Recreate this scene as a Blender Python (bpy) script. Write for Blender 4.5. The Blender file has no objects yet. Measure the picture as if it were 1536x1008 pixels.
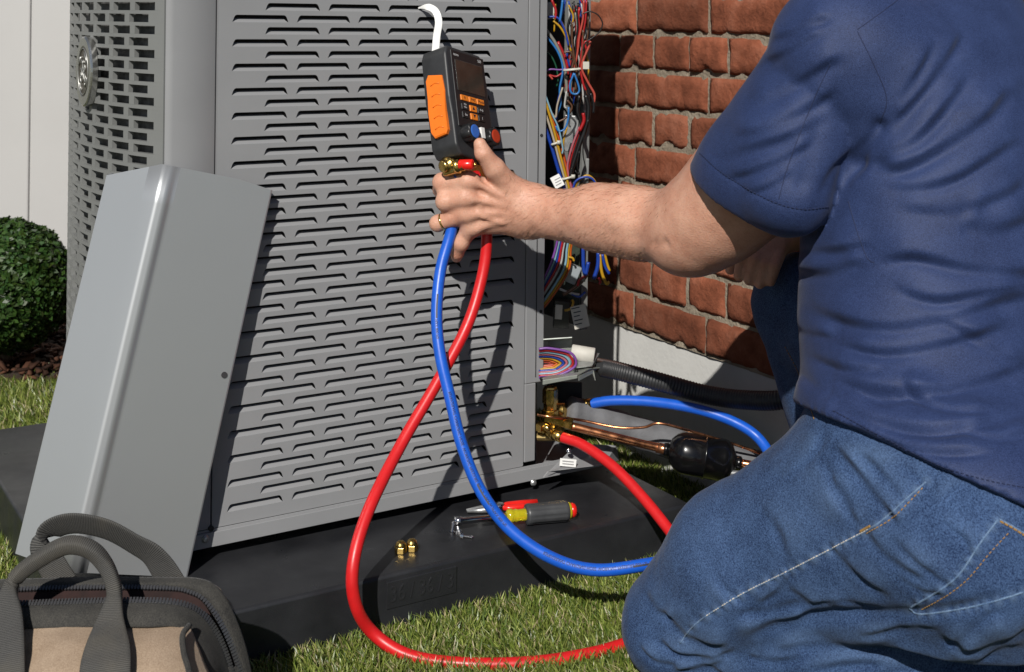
import bpy, bmesh, math, random
import numpy as np
from mathutils import Vector, Matrix, noise
from mathutils.bvhtree import BVHTree

# ------------------------------------------------------------------ camera, sky, sun, exposure
scene = bpy.context.scene
col = scene.collection
H_EYE = 0.837                 # camera height above the ground
FPX = 1959.0                  # focal length in photo pixels (1536 wide)
PX0, PY0 = 768.0, 28.0        # principal point of the (shifted) lens
ROLL_S = 0.0113
ROLL_C = math.sqrt(1 - ROLL_S ** 2)

cam_data = bpy.data.cameras.new('camera')
cam = bpy.data.objects.new('camera', cam_data)
col.objects.link(cam)
cam.location = (0, 0, H_EYE)
cam.rotation_euler = (math.pi / 2, -math.asin(ROLL_S), 0)
cam_data.sensor_width = 36.0
cam_data.lens = 36.0 * FPX / 1536.0
cam_data.shift_y = -(504.0 - PY0) / 1536.0
cam_data.clip_start = 0.02
cam_data.clip_end = 500
cam_data.dof.use_dof = True
cam_data.dof.focus_distance = 1.85
cam_data.dof.aperture_fstop = 11.0
scene.camera = cam

SUN_EL = math.radians(37)
SUN_H = Vector((0.21, 0.978, 0)).normalized()      # horizontal direction the light travels
world = bpy.data.worlds.new('World')
scene.world = world
world.use_nodes = True
wn = world.node_tree
for n in list(wn.nodes):
    wn.nodes.remove(n)
sky = wn.nodes.new('ShaderNodeTexSky')
sky.sky_type = 'NISHITA'
sky.sun_disc = False
sky.sun_elevation = SUN_EL
sky.air_density = 0.75
sky.dust_density = 0.4
sky.sun_rotation = math.atan2(-SUN_H.x, -SUN_H.y)
bg = wn.nodes.new('ShaderNodeBackground')
bg.inputs['Strength'].default_value = 0.05
wo = wn.nodes.new('ShaderNodeOutputWorld')
wn.links.new(sky.outputs[0], bg.inputs['Color'])
wn.links.new(bg.outputs[0], wo.inputs['Surface'])

sun_data = bpy.data.lights.new('sun', 'SUN')
sun_data.energy = 5.0
sun_data.angle = math.radians(0.6)
sun_data.color = (1.0, 0.96, 0.9)
sun = bpy.data.objects.new('sun', sun_data)
col.objects.link(sun)
sun_dir = Vector((SUN_H.x * math.cos(SUN_EL), SUN_H.y * math.cos(SUN_EL), -math.sin(SUN_EL)))
sun.rotation_euler = sun_dir.to_track_quat('-Z', 'Y').to_euler()
sun.location = (-1, -3, 4)

scene.view_settings.view_transform = 'Standard'
scene.view_settings.look = 'None'
scene.view_settings.exposure = -0.02
scene.view_settings.gamma = 1.0
scene.view_settings.use_curve_mapping = False
scene.render.engine = 'CYCLES'
scene.cycles.use_denoising = True
scene.cycles.max_bounces = 6
scene.cycles.diffuse_bounces = 3
scene.cycles.glossy_bounces = 3
scene.cycles.transmission_bounces = 4

# ------------------------------------------------------------------ helpers
def at(px, py, Y):
    """point of the place seen at photo pixel (px, py) at depth Y"""
    dx, dy = px - PX0, py - PY0
    x = dx * ROLL_C + dy * ROLL_S
    y = -dx * ROLL_S + dy * ROLL_C
    return np.array((x / FPX * Y, Y, H_EYE - y / FPX * Y))

def to_px(P):
    P = np.asarray(P, dtype=np.float64)
    x = P[..., 0] / P[..., 1] * FPX
    y = (H_EYE - P[..., 2]) / P[..., 1] * FPX
    return np.stack((PX0 + x * ROLL_C - y * ROLL_S, PY0 + x * ROLL_S + y * ROLL_C), -1)

def on_z(px, py, z):
    """pixel -> point on the horizontal plane z"""
    p = at(px, py, 1.0)
    return at(px, py, (H_EYE - z) / (H_EYE - p[2]))

ANG = math.radians(31.5)
D1 = np.array((math.cos(ANG), math.sin(ANG), 0.0))     # along the unit's front, to the right
D2 = np.array((-math.sin(ANG), math.cos(ANG), 0.0))    # into the unit

def on_plane(px, py, P0, N):
    d = at(px, py, 1.0) - np.array((0, 0, H_EYE))
    t = np.dot(np.array(P0) - np.array((0, 0, H_EYE)), N) / np.dot(d, N)
    return np.array((0, 0, H_EYE)) + d * t

def tag(o, label=None, cat=None, group=None, kind=None):
    if label: o['label'] = label
    if cat: o['category'] = cat
    if group: o['group'] = group
    if kind: o['kind'] = kind
    return o

def thing(name, loc, label, cat, group=None, rz=0.0):
    o = bpy.data.objects.new(name, None)
    o.empty_display_size = 0.02
    o.location = loc
    o.rotation_euler = (0, 0, rz)
    col.objects.link(o)
    return tag(o, label, cat, group)

def link(name, me, parent=None, mat=None, loc=None):
    if mat is not None and len(me.materials) == 0:
        me.materials.append(mat)
    o = bpy.data.objects.new(name, me)
    col.objects.link(o)
    if parent is not None:
        o.parent = parent
    if loc is not None:
        o.location = loc
    return o

def world_inv(parent):
    m = Matrix.Identity(4)
    while parent is not None:
        m = Matrix.LocRotScale(parent.location, parent.rotation_euler, None) @ m
        parent = parent.parent
    return np.array(m.inverted())

def mesh(name, V, F, smooth=False):
    me = bpy.data.meshes.new(name)
    V = np.asarray(V, dtype=np.float32).reshape(-1, 3)
    if isinstance(F, np.ndarray) and F.ndim == 2:
        nf, k = F.shape
        me.vertices.add(len(V))
        me.vertices.foreach_set('co', V.ravel())
        me.loops.add(nf * k)
        me.loops.foreach_set('vertex_index', F.astype(np.int32).ravel())
        me.polygons.add(nf)
        me.polygons.foreach_set('loop_start', np.arange(0, nf * k, k, dtype=np.int32))
        me.update(calc_edges=True)
    else:
        me.from_pydata([tuple(map(float, v)) for v in V], [], [tuple(f) for f in F])
        me.update()
    if smooth:
        me.polygons.foreach_set('use_smooth', np.ones(len(me.polygons), dtype=bool))
    return me

def wmesh(name, V, F, mat, parent=None, smooth=False):
    """mesh given in world coordinates, stored relative to its parent"""
    V = np.asarray(V, dtype=np.float64).reshape(-1, 3)
    if parent is not None:
        W = world_inv(parent)
        V = V @ W[:3, :3].T + W[:3, 3]
    return link(name, mesh(name, V, F, smooth), parent, mat)

def solo(name, V, F, mat, smooth=False, label=None, cat=None, group=None, kind=None):
    """a one-mesh thing, origin at the base of its box"""
    V = np.asarray(V, dtype=np.float64).reshape(-1, 3)
    base = np.array(((V[:, 0].min() + V[:, 0].max()) / 2, (V[:, 1].min() + V[:, 1].max()) / 2, V[:, 2].min()))
    o = link(name, mesh(name, V - base, F, smooth), None, mat, base)
    return tag(o, label, cat, group, kind)

class MB:
    """collects primitives into one mesh"""
    def __init__(self):
        self.v = []; self.f = []; self.n = 0
    def add(self, V, F):
        V = [tuple(map(float, p)) for p in V]
        self.v += V
        self.f += [tuple(i + self.n for i in f) for f in F]
        self.n += len(V)
        return self
    def box(self, c, half, ax=None):
        c = np.array(c, float)
        ax = np.eye(3) if ax is None else np.array(ax, float)
        V = []
        for sx in (-1, 1):
            for sy in (-1, 1):
                for sz in (-1, 1):
                    V.append(c + ax[0] * sx * half[0] + ax[1] * sy * half[1] + ax[2] * sz * half[2])
        F = [(0, 1, 3, 2), (4, 6, 7, 5), (0, 4, 5, 1), (2, 3, 7, 6), (0, 2, 6, 4), (1, 5, 7, 3)]
        return self.add(V, F)
    def b(self, x0, x1, y0, y1, z0, z1):
        return self.box(((x0 + x1) / 2, (y0 + y1) / 2, (z0 + z1) / 2), ((x1 - x0) / 2, (y1 - y0) / 2, (z1 - z0) / 2))
    def tube(self, pts, r, seg=10, cap=True):
        V, F = tube_geo(pts, r, seg, cap)
        return self.add(V, F)
    def lathe(self, p, axis, prof, seg=20, ref=None):
        V, F = lathe_geo(p, axis, prof, seg, ref)
        return self.add(V, F)
    def make(self, name, mat, parent=None, smooth=False, world=True):
        if world:
            return wmesh(name, self.v, self.f, mat, parent, smooth)
        return link(name, mesh(name, self.v, self.f, smooth), parent, mat)

def crom(P, n=8):
    """Catmull-Rom through the points"""
    P = np.asarray(P, float)
    Q = np.vstack((2 * P[0] - P[1], P, 2 * P[-1] - P[-2]))
    out = []
    for i in range(len(P) - 1):
        p0, p1, p2, p3 = Q[i:i + 4]
        for t in np.linspace(0, 1, n, endpoint=False):
            out.append(0.5 * ((2 * p1) + (-p0 + p2) * t + (2 * p0 - 5 * p1 + 4 * p2 - p3) * t * t + (-p0 + 3 * p1 - 3 * p2 + p3) * t ** 3))
    out.append(P[-1])
    return np.array(out)

def frames(P):
    P = np.asarray(P, float)
    T = np.gradient(P, axis=0)
    T /= np.linalg.norm(T, axis=1)[:, None] + 1e-12
    ref = np.array((0, 0, 1.0)) if abs(T[0][2]) < 0.9 else np.array((1.0, 0, 0))
    N = np.zeros_like(P)
    n = ref - T[0] * np.dot(ref, T[0]); n /= np.linalg.norm(n)
    for i in range(len(P)):
        n = n - T[i] * np.dot(n, T[i]); n /= np.linalg.norm(n) + 1e-12
        N[i] = n
    return T, N, np.cross(T, N)

def tube_geo(pts, r, seg=10, cap=True):
    P = np.asarray(pts, float)
    T, N, B = frames(P)
    R = np.broadcast_to(np.asarray(r, float), (len(P),))
    V = []
    for i in range(len(P)):
        for k in range(seg):
            a = 2 * math.pi * k / seg
            V.append(P[i] + R[i] * (math.cos(a) * N[i] + math.sin(a) * B[i]))
    F = []
    for i in range(len(P) - 1):
        for k in range(seg):
            k2 = (k + 1) % seg
            F.append((i * seg + k, i * seg + k2, (i + 1) * seg + k2, (i + 1) * seg + k))
    if cap:
        F.append(tuple(range(seg - 1, -1, -1)))
        F.append(tuple((len(P) - 1) * seg + k for k in range(seg)))
    return V, F

def lathe_geo(p, axis, prof, seg=20, ref=None):
    """prof: list of (distance along axis, radius)"""
    p = np.array(p, float)
    a = np.array(axis, float); a /= np.linalg.norm(a)
    ref = np.array(ref, float) if ref is not None else (np.array((0, 0, 1.0)) if abs(a[2]) < 0.9 else np.array((1.0, 0, 0)))
    n = ref - a * np.dot(ref, a); n /= np.linalg.norm(n)
    b = np.cross(a, n)
    V = []; F = []
    for d, r in prof:
        for k in range(seg):
            t = 2 * math.pi * k / seg
            V.append(p + a * d + r * (math.cos(t) * n + math.sin(t) * b))
    for i in range(len(prof) - 1):
        for k in range(seg):
            k2 = (k + 1) % seg
            F.append((i * seg + k, i * seg + k2, (i + 1) * seg + k2, (i + 1) * seg + k))
    F.append(tuple(range(seg - 1, -1, -1)))
    F.append(tuple((len(prof) - 1) * seg + k for k in range(seg)))
    return V, F

def bevel(o, w=0.002, seg=2, angle=30):
    m = o.modifiers.new('bevel', 'BEVEL')
    m.width = w; m.segments = seg; m.limit_method = 'ANGLE'; m.angle_limit = math.radians(angle)
    return o

def text_mesh(s, size=1.0, align='CENTER'):
    cu = bpy.data.curves.new('lettering', 'FONT')
    cu.body = s; cu.size = size; cu.align_x = align; cu.align_y = 'CENTER'; cu.resolution_u = 3
    o = bpy.data.objects.new('lettering_tmp', cu)
    col.objects.link(o)
    dg = bpy.context.evaluated_depsgraph_get()
    dg.update()
    me = bpy.data.meshes.new_from_object(o.evaluated_get(dg))
    V = np.array([v.co[:] for v in me.vertices]) if len(me.vertices) else np.zeros((0, 3))
    F = [tuple(p.vertices) for p in me.polygons]
    bpy.data.objects.remove(o)
    bpy.data.curves.remove(cu)
    bpy.data.meshes.remove(me)
    return V, F

# ------------------------------------------------------------------ materials
def nt_new(name):
    m = bpy.data.materials.new(name)
    m.use_nodes = True
    nt = m.node_tree
    b = nt.nodes['Principled BSDF']
    return m, nt, b

def rgb(c):
    return (c[0], c[1], c[2], 1.0)

def mat(name, c, rough=0.5, metal=0.0, var=0.0, vscale=12.0, bump=0.0, bscale=150.0, spec=0.5, rvar=0.0, c2=None, bdist=0.002, sheen=0.0, detail=4.0, coat=0.0, trans=0.0, aniso=0.0, stretch=None):
    m, nt, b = nt_new(name)
    b.inputs['Roughness'].default_value = rough
    b.inputs['Metallic'].default_value = metal
    b.inputs['Specular IOR Level'].default_value = spec
    if sheen:
        b.inputs['Sheen Weight'].default_value = sheen
        b.inputs['Sheen Roughness'].default_value = 0.5
    if coat:
        b.inputs['Coat Weight'].default_value = coat
        b.inputs['Coat Roughness'].default_value = 0.1
    if trans:
        b.inputs['Transmission Weight'].default_value = trans
    tc = nt.nodes.new('ShaderNodeTexCoord')
    src = tc.outputs['Object']
    if stretch is not None:
        mp = nt.nodes.new('ShaderNodeMapping')
        mp.inputs['Scale'].default_value = stretch
        nt.links.new(src, mp.inputs['Vector'])
        src = mp.outputs['Vector']
    if var > 0 or c2 is not None:
        no = nt.nodes.new('ShaderNodeTexNoise')
        no.inputs['Scale'].default_value = vscale
        no.inputs['Detail'].default_value = detail
        no.inputs['Roughness'].default_value = 0.62
        nt.links.new(src, no.inputs['Vector'])
        ra = nt.nodes.new('ShaderNodeValToRGB')
        ra.color_ramp.elements[0].position = 0.3
        ra.color_ramp.elements[1].position = 0.7
        if c2 is None:
            ra.color_ramp.elements[0].color = rgb([x * (1 - var) for x in c])
            ra.color_ramp.elements[1].color = rgb([min(1, x * (1 + var)) for x in c])
        else:
            ra.color_ramp.elements[0].color = rgb(c)
            ra.color_ramp.elements[1].color = rgb(c2)
        nt.links.new(no.outputs['Fac'], ra.inputs['Fac'])
        nt.links.new(ra.outputs['Color'], b.inputs['Base Color'])
    else:
        b.inputs['Base Color'].default_value = rgb(c)
    if rvar > 0:
        n3 = nt.nodes.new('ShaderNodeTexNoise')
        n3.inputs['Scale'].default_value = vscale * 1.7
        n3.inputs['Detail'].default_value = 5
        nt.links.new(src, n3.inputs['Vector'])
        mr = nt.nodes.new('ShaderNodeMapRange')
        mr.inputs['From Min'].default_value = 0.3
        mr.inputs['From Max'].default_value = 0.7
        mr.inputs['To Min'].default_value = max(0.02, rough - rvar)
        mr.inputs['To Max'].default_value = min(1, rough + rvar)
        nt.links.new(n3.outputs['Fac'], mr.inputs['Value'])
        nt.links.new(mr.outputs['Result'], b.inputs['Roughness'])
    if bump > 0:
        n2 = nt.nodes.new('ShaderNodeTexNoise')
        n2.inputs['Scale'].default_value = bscale
        n2.inputs['Detail'].default_value = 4
        nt.links.new(src, n2.inputs['Vector'])
        bp = nt.nodes.new('ShaderNodeBump')
        bp.inputs['Strength'].default_value = bump
        bp.inputs['Distance'].default_value = bdist
        nt.links.new(n2.outputs['Fac'], bp.inputs['Height'])
        nt.links.new(bp.outputs['Normal'], b.inputs['Normal'])
    return m

def fabric(name, c1, c2, scale=900.0, vscale=30.0, rough=0.85, sheen=0.3, bump=0.35, wale=None, mott=0.0, spec=0.25):
    """woven cloth: fine thread pattern plus wear"""
    m, nt, b = nt_new(name)
    b.inputs['Roughness'].default_value = rough
    b.inputs['Specular IOR Level'].default_value = spec
    b.inputs['Sheen Weight'].default_value = sheen
    b.inputs['Sheen Roughness'].default_value = 0.4
    tc = nt.nodes.new('ShaderNodeTexCoord')
    n1 = nt.nodes.new('ShaderNodeTexNoise'); n1.inputs['Scale'].default_value = vscale; n1.inputs['Detail'].default_value = 6
    n1.inputs['Roughness'].default_value = 0.65
    n2 = nt.nodes.new('ShaderNodeTexNoise'); n2.inputs['Scale'].default_value = scale; n2.inputs['Detail'].default_value = 2
    mp = nt.nodes.new('ShaderNodeMapping')
    if wale: mp.inputs['Scale'].default_value = wale
    nt.links.new(tc.outputs['Object'], n1.inputs['Vector'])
    nt.links.new(tc.outputs['Object'], mp.inputs['Vector'])
    nt.links.new(mp.outputs['Vector'], n2.inputs['Vector'])
    mx = nt.nodes.new('ShaderNodeMath'); mx.operation = 'MULTIPLY_ADD'
    mx.inputs[1].default_value = 0.55 - mott
    nt.links.new(n2.outputs['Fac'], mx.inputs[0])
    m2 = nt.nodes.new('ShaderNodeMath'); m2.operation = 'MULTIPLY'; m2.inputs[1].default_value = 0.45 + mott
    nt.links.new(n1.outputs['Fac'], m2.inputs[0])
    nt.links.new(m2.outputs[0], mx.inputs[2])
    ra = nt.nodes.new('ShaderNodeValToRGB')
    ra.color_ramp.elements[0].position = 0.36; ra.color_ramp.elements[0].color = rgb(c1)
    ra.color_ramp.elements[1].position = 0.64; ra.color_ramp.elements[1].color = rgb(c2)
    nt.links.new(mx.outputs[0], ra.inputs['Fac'])
    nt.links.new(ra.outputs['Color'], b.inputs['Base Color'])
    bp = nt.nodes.new('ShaderNodeBump'); bp.inputs['Strength'].default_value = bump; bp.inputs['Distance'].default_value = 0.001
    nt.links.new(n2.outputs['Fac'], bp.inputs['Height'])
    nt.links.new(bp.outputs['Normal'], b.inputs['Normal'])
    return m

M = {}
M['grey_metal'] = mat('grey_powder_coat', (0.246, 0.250, 0.257), rough=0.36, var=0.07, vscale=4, bump=0.05, bscale=900, bdist=0.0005, rvar=0.06)
M['grey_dark'] = mat('grey_grille_plastic', (0.185, 0.19, 0.185), rough=0.48, var=0.05, vscale=8, bump=0.06, bscale=700, bdist=0.0005)
M['cover_metal'] = mat('cover_satin_paint', (0.46, 0.475, 0.485), rough=0.41, metal=0.65, var=0.02, vscale=3)
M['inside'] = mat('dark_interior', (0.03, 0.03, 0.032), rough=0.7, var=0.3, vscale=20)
M['galv'] = mat('galvanised_steel', (0.42, 0.43, 0.43), rough=0.38, metal=0.8, var=0.2, vscale=40, rvar=0.12)
M['pad'] = mat('black_pad_plastic', (0.011, 0.0115, 0.0135), rough=0.38, c2=(0.023, 0.024, 0.027), vscale=11, bump=0.25, bscale=700, bdist=0.001, rvar=0.12, detail=8)
M['pad_mark'] = mat('pad_raised_lettering', (0.02, 0.0205, 0.023), rough=0.35)
M['brass'] = mat('brass', (0.62, 0.42, 0.13), rough=0.24, metal=1.0, var=0.18, vscale=80, rvar=0.08)
M['copper'] = mat('copper', (0.62, 0.27, 0.13), rough=0.27, metal=1.0, var=0.3, vscale=30, rvar=0.12)
M['chrome'] = mat('chrome', (0.62, 0.62, 0.63), rough=0.14, metal=1.0, var=0.08, vscale=100, rvar=0.05)
M['black_gloss'] = mat('black_enamel', (0.004, 0.004, 0.0045), rough=0.2, var=0.2, vscale=30, rvar=0.05)
M['black_rubber'] = mat('black_rubber', (0.022, 0.023, 0.025), rough=0.48, var=0.2, vscale=60, bump=0.15, bscale=900, bdist=0.0005)
M['black_plastic'] = mat('black_plastic', (0.012, 0.012, 0.013), rough=0.35, var=0.15, vscale=40, rvar=0.08)
M['foam'] = mat('pipe_insulation', (0.12, 0.122, 0.13), rough=0.8, var=0.25, vscale=25, bump=0.3, bscale=400)
M['orange'] = mat('orange_grip', (0.78, 0.17, 0.012), rough=0.42, var=0.04, vscale=60)
M['orange_key'] = mat('orange_key', (0.72, 0.2, 0.015), rough=0.45)
M['blue_cap'] = mat('blue_knob_cap', (0.03, 0.12, 0.45), rough=0.4)
M['red_cap'] = mat('red_knob_cap', (0.38, 0.035, 0.01), rough=0.4)
M['red_gloss'] = mat('red_plastic', (0.65, 0.015, 0.01), rough=0.25)
M['yellow_clear'] = mat('yellow_acetate', (0.66, 0.56, 0.02), rough=0.15, coat=0.4, trans=0.45)
M['screen'] = mat('dark_lcd', (0.028, 0.024, 0.02), rough=0.12, var=0.3, vscale=40, coat=0.4)
M['white_print'] = mat('white_print', (0.7, 0.7, 0.7), rough=0.5)
M['grey_print'] = mat('grey_print', (0.3, 0.3, 0.3), rough=0.5)
M['black_print'] = mat('black_print', (0.01, 0.012, 0.03), rough=0.5)
M['white_plastic'] = mat('white_plastic', (0.75, 0.75, 0.73), rough=0.4)
M['label_paper'] = mat('label_paper', (0.5, 0.48, 0.43), rough=0.6, var=0.08, vscale=40)
M['hose_red'] = mat('red_hose_rubber', (0.55, 0.012, 0.014), rough=0.38, var=0.08, vscale=50, bump=0.04, bscale=500, rvar=0.05)
M['hose_blue'] = mat('blue_hose_rubber', (0.008, 0.09, 0.5), rough=0.38, var=0.08, vscale=50, bump=0.04, bscale=500, rvar=0.05)
M['mortar'] = mat('mortar', (0.19, 0.16, 0.12), rough=0.95, c2=(0.31, 0.265, 0.205), vscale=22, bump=0.9, bscale=160, bdist=0.004, spec=0.15)
M['foundation'] = mat('foundation_render', (0.56, 0.56, 0.54), rough=0.85, var=0.06, vscale=9, bump=0.3, bscale=120, bdist=0.002, spec=0.2)
M['fence'] = mat('white_fence_board', (0.43, 0.425, 0.415), rough=0.5, var=0.03, vscale=3, bump=0.05, bscale=60)
M['gold'] = mat('gold_ring', (0.8, 0.55, 0.2), rough=0.15, metal=1.0)
M['zip'] = mat('zip_teeth', (0.09, 0.09, 0.095), rough=0.3, metal=0.6)
M['white_hook'] = mat('white_coated_hook', (0.8, 0.8, 0.78), rough=0.3)
M['tie'] = mat('nylon_tie', (0.45, 0.44, 0.38), rough=0.35)
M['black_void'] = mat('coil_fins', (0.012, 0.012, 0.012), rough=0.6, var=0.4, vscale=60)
M['canvas'] = fabric('tan_canvas', (0.23, 0.165, 0.112), (0.36, 0.272, 0.195), scale=700, vscale=25, rough=0.9, sheen=0.1, bump=0.5)
M['denim'] = fabric('blue_denim', (0.006, 0.018, 0.058), (0.054, 0.102, 0.215), scale=800, vscale=26, rough=0.88, sheen=0.05, bump=0.5, wale=(1.0, 0.6, 0.8), mott=-0.16)
M['denim_edge'] = fabric('worn_denim_edge', (0.05, 0.10, 0.2), (0.17, 0.25, 0.37), scale=800, vscale=60, rough=0.9, sheen=0.1)
M['thread'] = mat('pale_thread', (0.6, 0.55, 0.47), rough=0.8)
M['thread_gold'] = mat('gold_thread', (0.30, 0.17, 0.05), rough=0.8)
M['thread_navy'] = mat('navy_thread', (0.010, 0.018, 0.06), rough=0.8)
M['shirt'] = fabric('navy_jersey', (0.007, 0.015, 0.054), (0.029, 0.050, 0.138), scale=1050, vscale=20, rough=0.66, sheen=0.05, bump=0.35, spec=0.32, mott=-0.2)
M['hair'] = mat('brown_hair', (0.06, 0.035, 0.02), rough=0.6, var=0.3, vscale=80, bump=0.6, bscale=250)

def add_wear(m, light):
    """faded ridges: the cloth's own wear, stored per vertex"""
    nt = m.node_tree; b = nt.nodes['Principled BSDF']
    src = b.inputs['Base Color'].links[0].from_socket
    at_ = nt.nodes.new('ShaderNodeAttribute'); at_.attribute_name = 'wear'
    mx = nt.nodes.new('ShaderNodeMix'); mx.data_type = 'RGBA'
    mx.inputs['B'].default_value = rgb(light)
    nt.links.new(at_.outputs['Fac'], mx.inputs['Factor'])
    nt.links.new(src, mx.inputs['A']); nt.links.new(mx.outputs['Result'], b.inputs['Base Color'])
add_wear(M['denim'], (0.13, 0.20, 0.32))

def webbing_material():
    m, nt, b = nt_new('ribbed_webbing')
    b.inputs['Roughness'].default_value = 0.75
    uv = nt.nodes.new('ShaderNodeUVMap')
    wv = nt.nodes.new('ShaderNodeTexWave'); wv.wave_type = 'BANDS'; wv.bands_direction = 'X'
    wv.inputs['Scale'].default_value = 165; wv.inputs['Distortion'].default_value = 0.6; wv.inputs['Detail'].default_value = 1
    wv.inputs['Detail Scale'].default_value = 6
    nt.links.new(uv.outputs[0], wv.inputs['Vector'])
    no = nt.nodes.new('ShaderNodeTexNoise'); no.inputs['Scale'].default_value = 14; no.inputs['Detail'].default_value = 6
    tc = nt.nodes.new('ShaderNodeTexCoord'); nt.links.new(tc.outputs['Object'], no.inputs['Vector'])
    ra = nt.nodes.new('ShaderNodeValToRGB')
    ra.color_ramp.elements[0].color = rgb((0.018, 0.018, 0.018)); ra.color_ramp.elements[1].color = rgb((0.075, 0.073, 0.068))
    nt.links.new(wv.outputs['Fac'], ra.inputs['Fac'])
    mx = nt.nodes.new('ShaderNodeMix'); mx.data_type = 'RGBA'
    mx.inputs['B'].default_value = rgb((0.11, 0.095, 0.07))
    mr = nt.nodes.new('ShaderNodeMapRange'); mr.inputs['From Min'].default_value = 0.5; mr.inputs['From Max'].default_value = 0.8; mr.inputs['To Max'].default_value = 0.6
    nt.links.new(no.outputs['Fac'], mr.inputs['Value']); nt.links.new(mr.outputs['Result'], mx.inputs['Factor'])
    nt.links.new(ra.outputs['Color'], mx.inputs['A'])
    nt.links.new(mx.outputs['Result'], b.inputs['Base Color'])
    bp = nt.nodes.new('ShaderNodeBump'); bp.inputs['Strength'].default_value = 0.5; bp.inputs['Distance'].default_value = 0.001
    nt.links.new(wv.outputs['Fac'], bp.inputs['Height']); nt.links.new(bp.outputs['Normal'], b.inputs['Normal'])
    return m
M['webbing'] = webbing_material()

def skin_material():
    m, nt, b = nt_new('skin')
    b.inputs['Roughness'].default_value = 0.48
    b.inputs['Specular IOR Level'].default_value = 0.4
    b.inputs['Subsurface Weight'].default_value = 0.12
    b.inputs['Subsurface Radius'].default_value = (0.01, 0.004, 0.002)
    b.inputs['Subsurface Scale'].default_value = 0.6
    tc = nt.nodes.new('ShaderNodeTexCoord')
    n1 = nt.nodes.new('ShaderNodeTexNoise'); n1.inputs['Scale'].default_value = 28; n1.inputs['Detail'].default_value = 6; n1.inputs['Roughness'].default_value = 0.7
    n2 = nt.nodes.new('ShaderNodeTexVoronoi'); n2.inputs['Scale'].default_value = 210
    n3 = nt.nodes.new('ShaderNodeTexNoise'); n3.inputs['Scale'].default_value = 420; n3.inputs['Detail'].default_value = 3
    for n in (n1, n2, n3): nt.links.new(tc.outputs['Object'], n.inputs['Vector'])
    ra = nt.nodes.new('ShaderNodeValToRGB')
    ra.color_ramp.elements[0].position = 0.3; ra.color_ramp.elements[0].color = rgb((0.47, 0.22, 0.145))
    ra.color_ramp.elements[1].position = 0.7; ra.color_ramp.elements[1].color = rgb((0.60, 0.345, 0.245))
    nt.links.new(n1.outputs['Fac'], ra.inputs['Fac'])
    mr = nt.nodes.new('ShaderNodeMapRange'); mr.inputs['From Min'].default_value = 0.0; mr.inputs['From Max'].default_value = 0.35
    mr.inputs['To Min'].default_value = 0.84; mr.inputs['To Max'].default_value = 1.0
    nt.links.new(n2.outputs['Distance'], mr.inputs['Value'])
    vm = nt.nodes.new('ShaderNodeVectorMath'); vm.operation = 'SCALE'
    nt.links.new(ra.outputs['Color'], vm.inputs[0]); nt.links.new(mr.outputs['Result'], vm.inputs['Scale'])
    nt.links.new(vm.outputs[0], b.inputs['Base Color'])
    bp = nt.nodes.new('ShaderNodeBump'); bp.inputs['Strength'].default_value = 0.5; bp.inputs['Distance'].default_value = 0.0012
    nt.links.new(n3.outputs['Fac'], bp.inputs['Height']); nt.links.new(bp.outputs['Normal'], b.inputs['Normal'])
    return m
M['skin'] = skin_material()

def attr_material(name, rough=0.5, spec=0.4, trans=0.0, sheen=0.0):
    m, nt, b = nt_new(name)
    b.inputs['Roughness'].default_value = rough
    b.inputs['Specular IOR Level'].default_value = spec
    a = nt.nodes.new('ShaderNodeAttribute'); a.attribute_name = 'tint'
    nt.links.new(a.outputs['Color'], b.inputs['Base Color'])
    if trans:
        tr = nt.nodes.new('ShaderNodeBsdfTranslucent')
        nt.links.new(a.outputs['Color'], tr.inputs['Color'])
        mx = nt.nodes.new('ShaderNodeMixShader'); mx.inputs['Fac'].default_value = trans
        out = nt.nodes['Material Output']
        nt.links.new(b.outputs[0], mx.inputs[1]); nt.links.new(tr.outputs[0], mx.inputs[2])
        nt.links.new(mx.outputs[0], out.inputs['Surface'])
    return m
M['turf'] = attr_material('turf_blade', 0.38, 0.5, 0.2)
M['leaf'] = attr_material('boxwood_leaf', 0.45, 0.35, 0.1)
M['chip'] = attr_material('bark_chip', 0.85, 0.2)

def set_tint(me, per_vert):
    a = me.color_attributes.new('tint', 'FLOAT_COLOR', 'POINT')
    c = np.ones((len(me.vertices), 4), dtype=np.float32)
    c[:, :3] = per_vert
    a.data.foreach_set('color', c.ravel())

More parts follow.
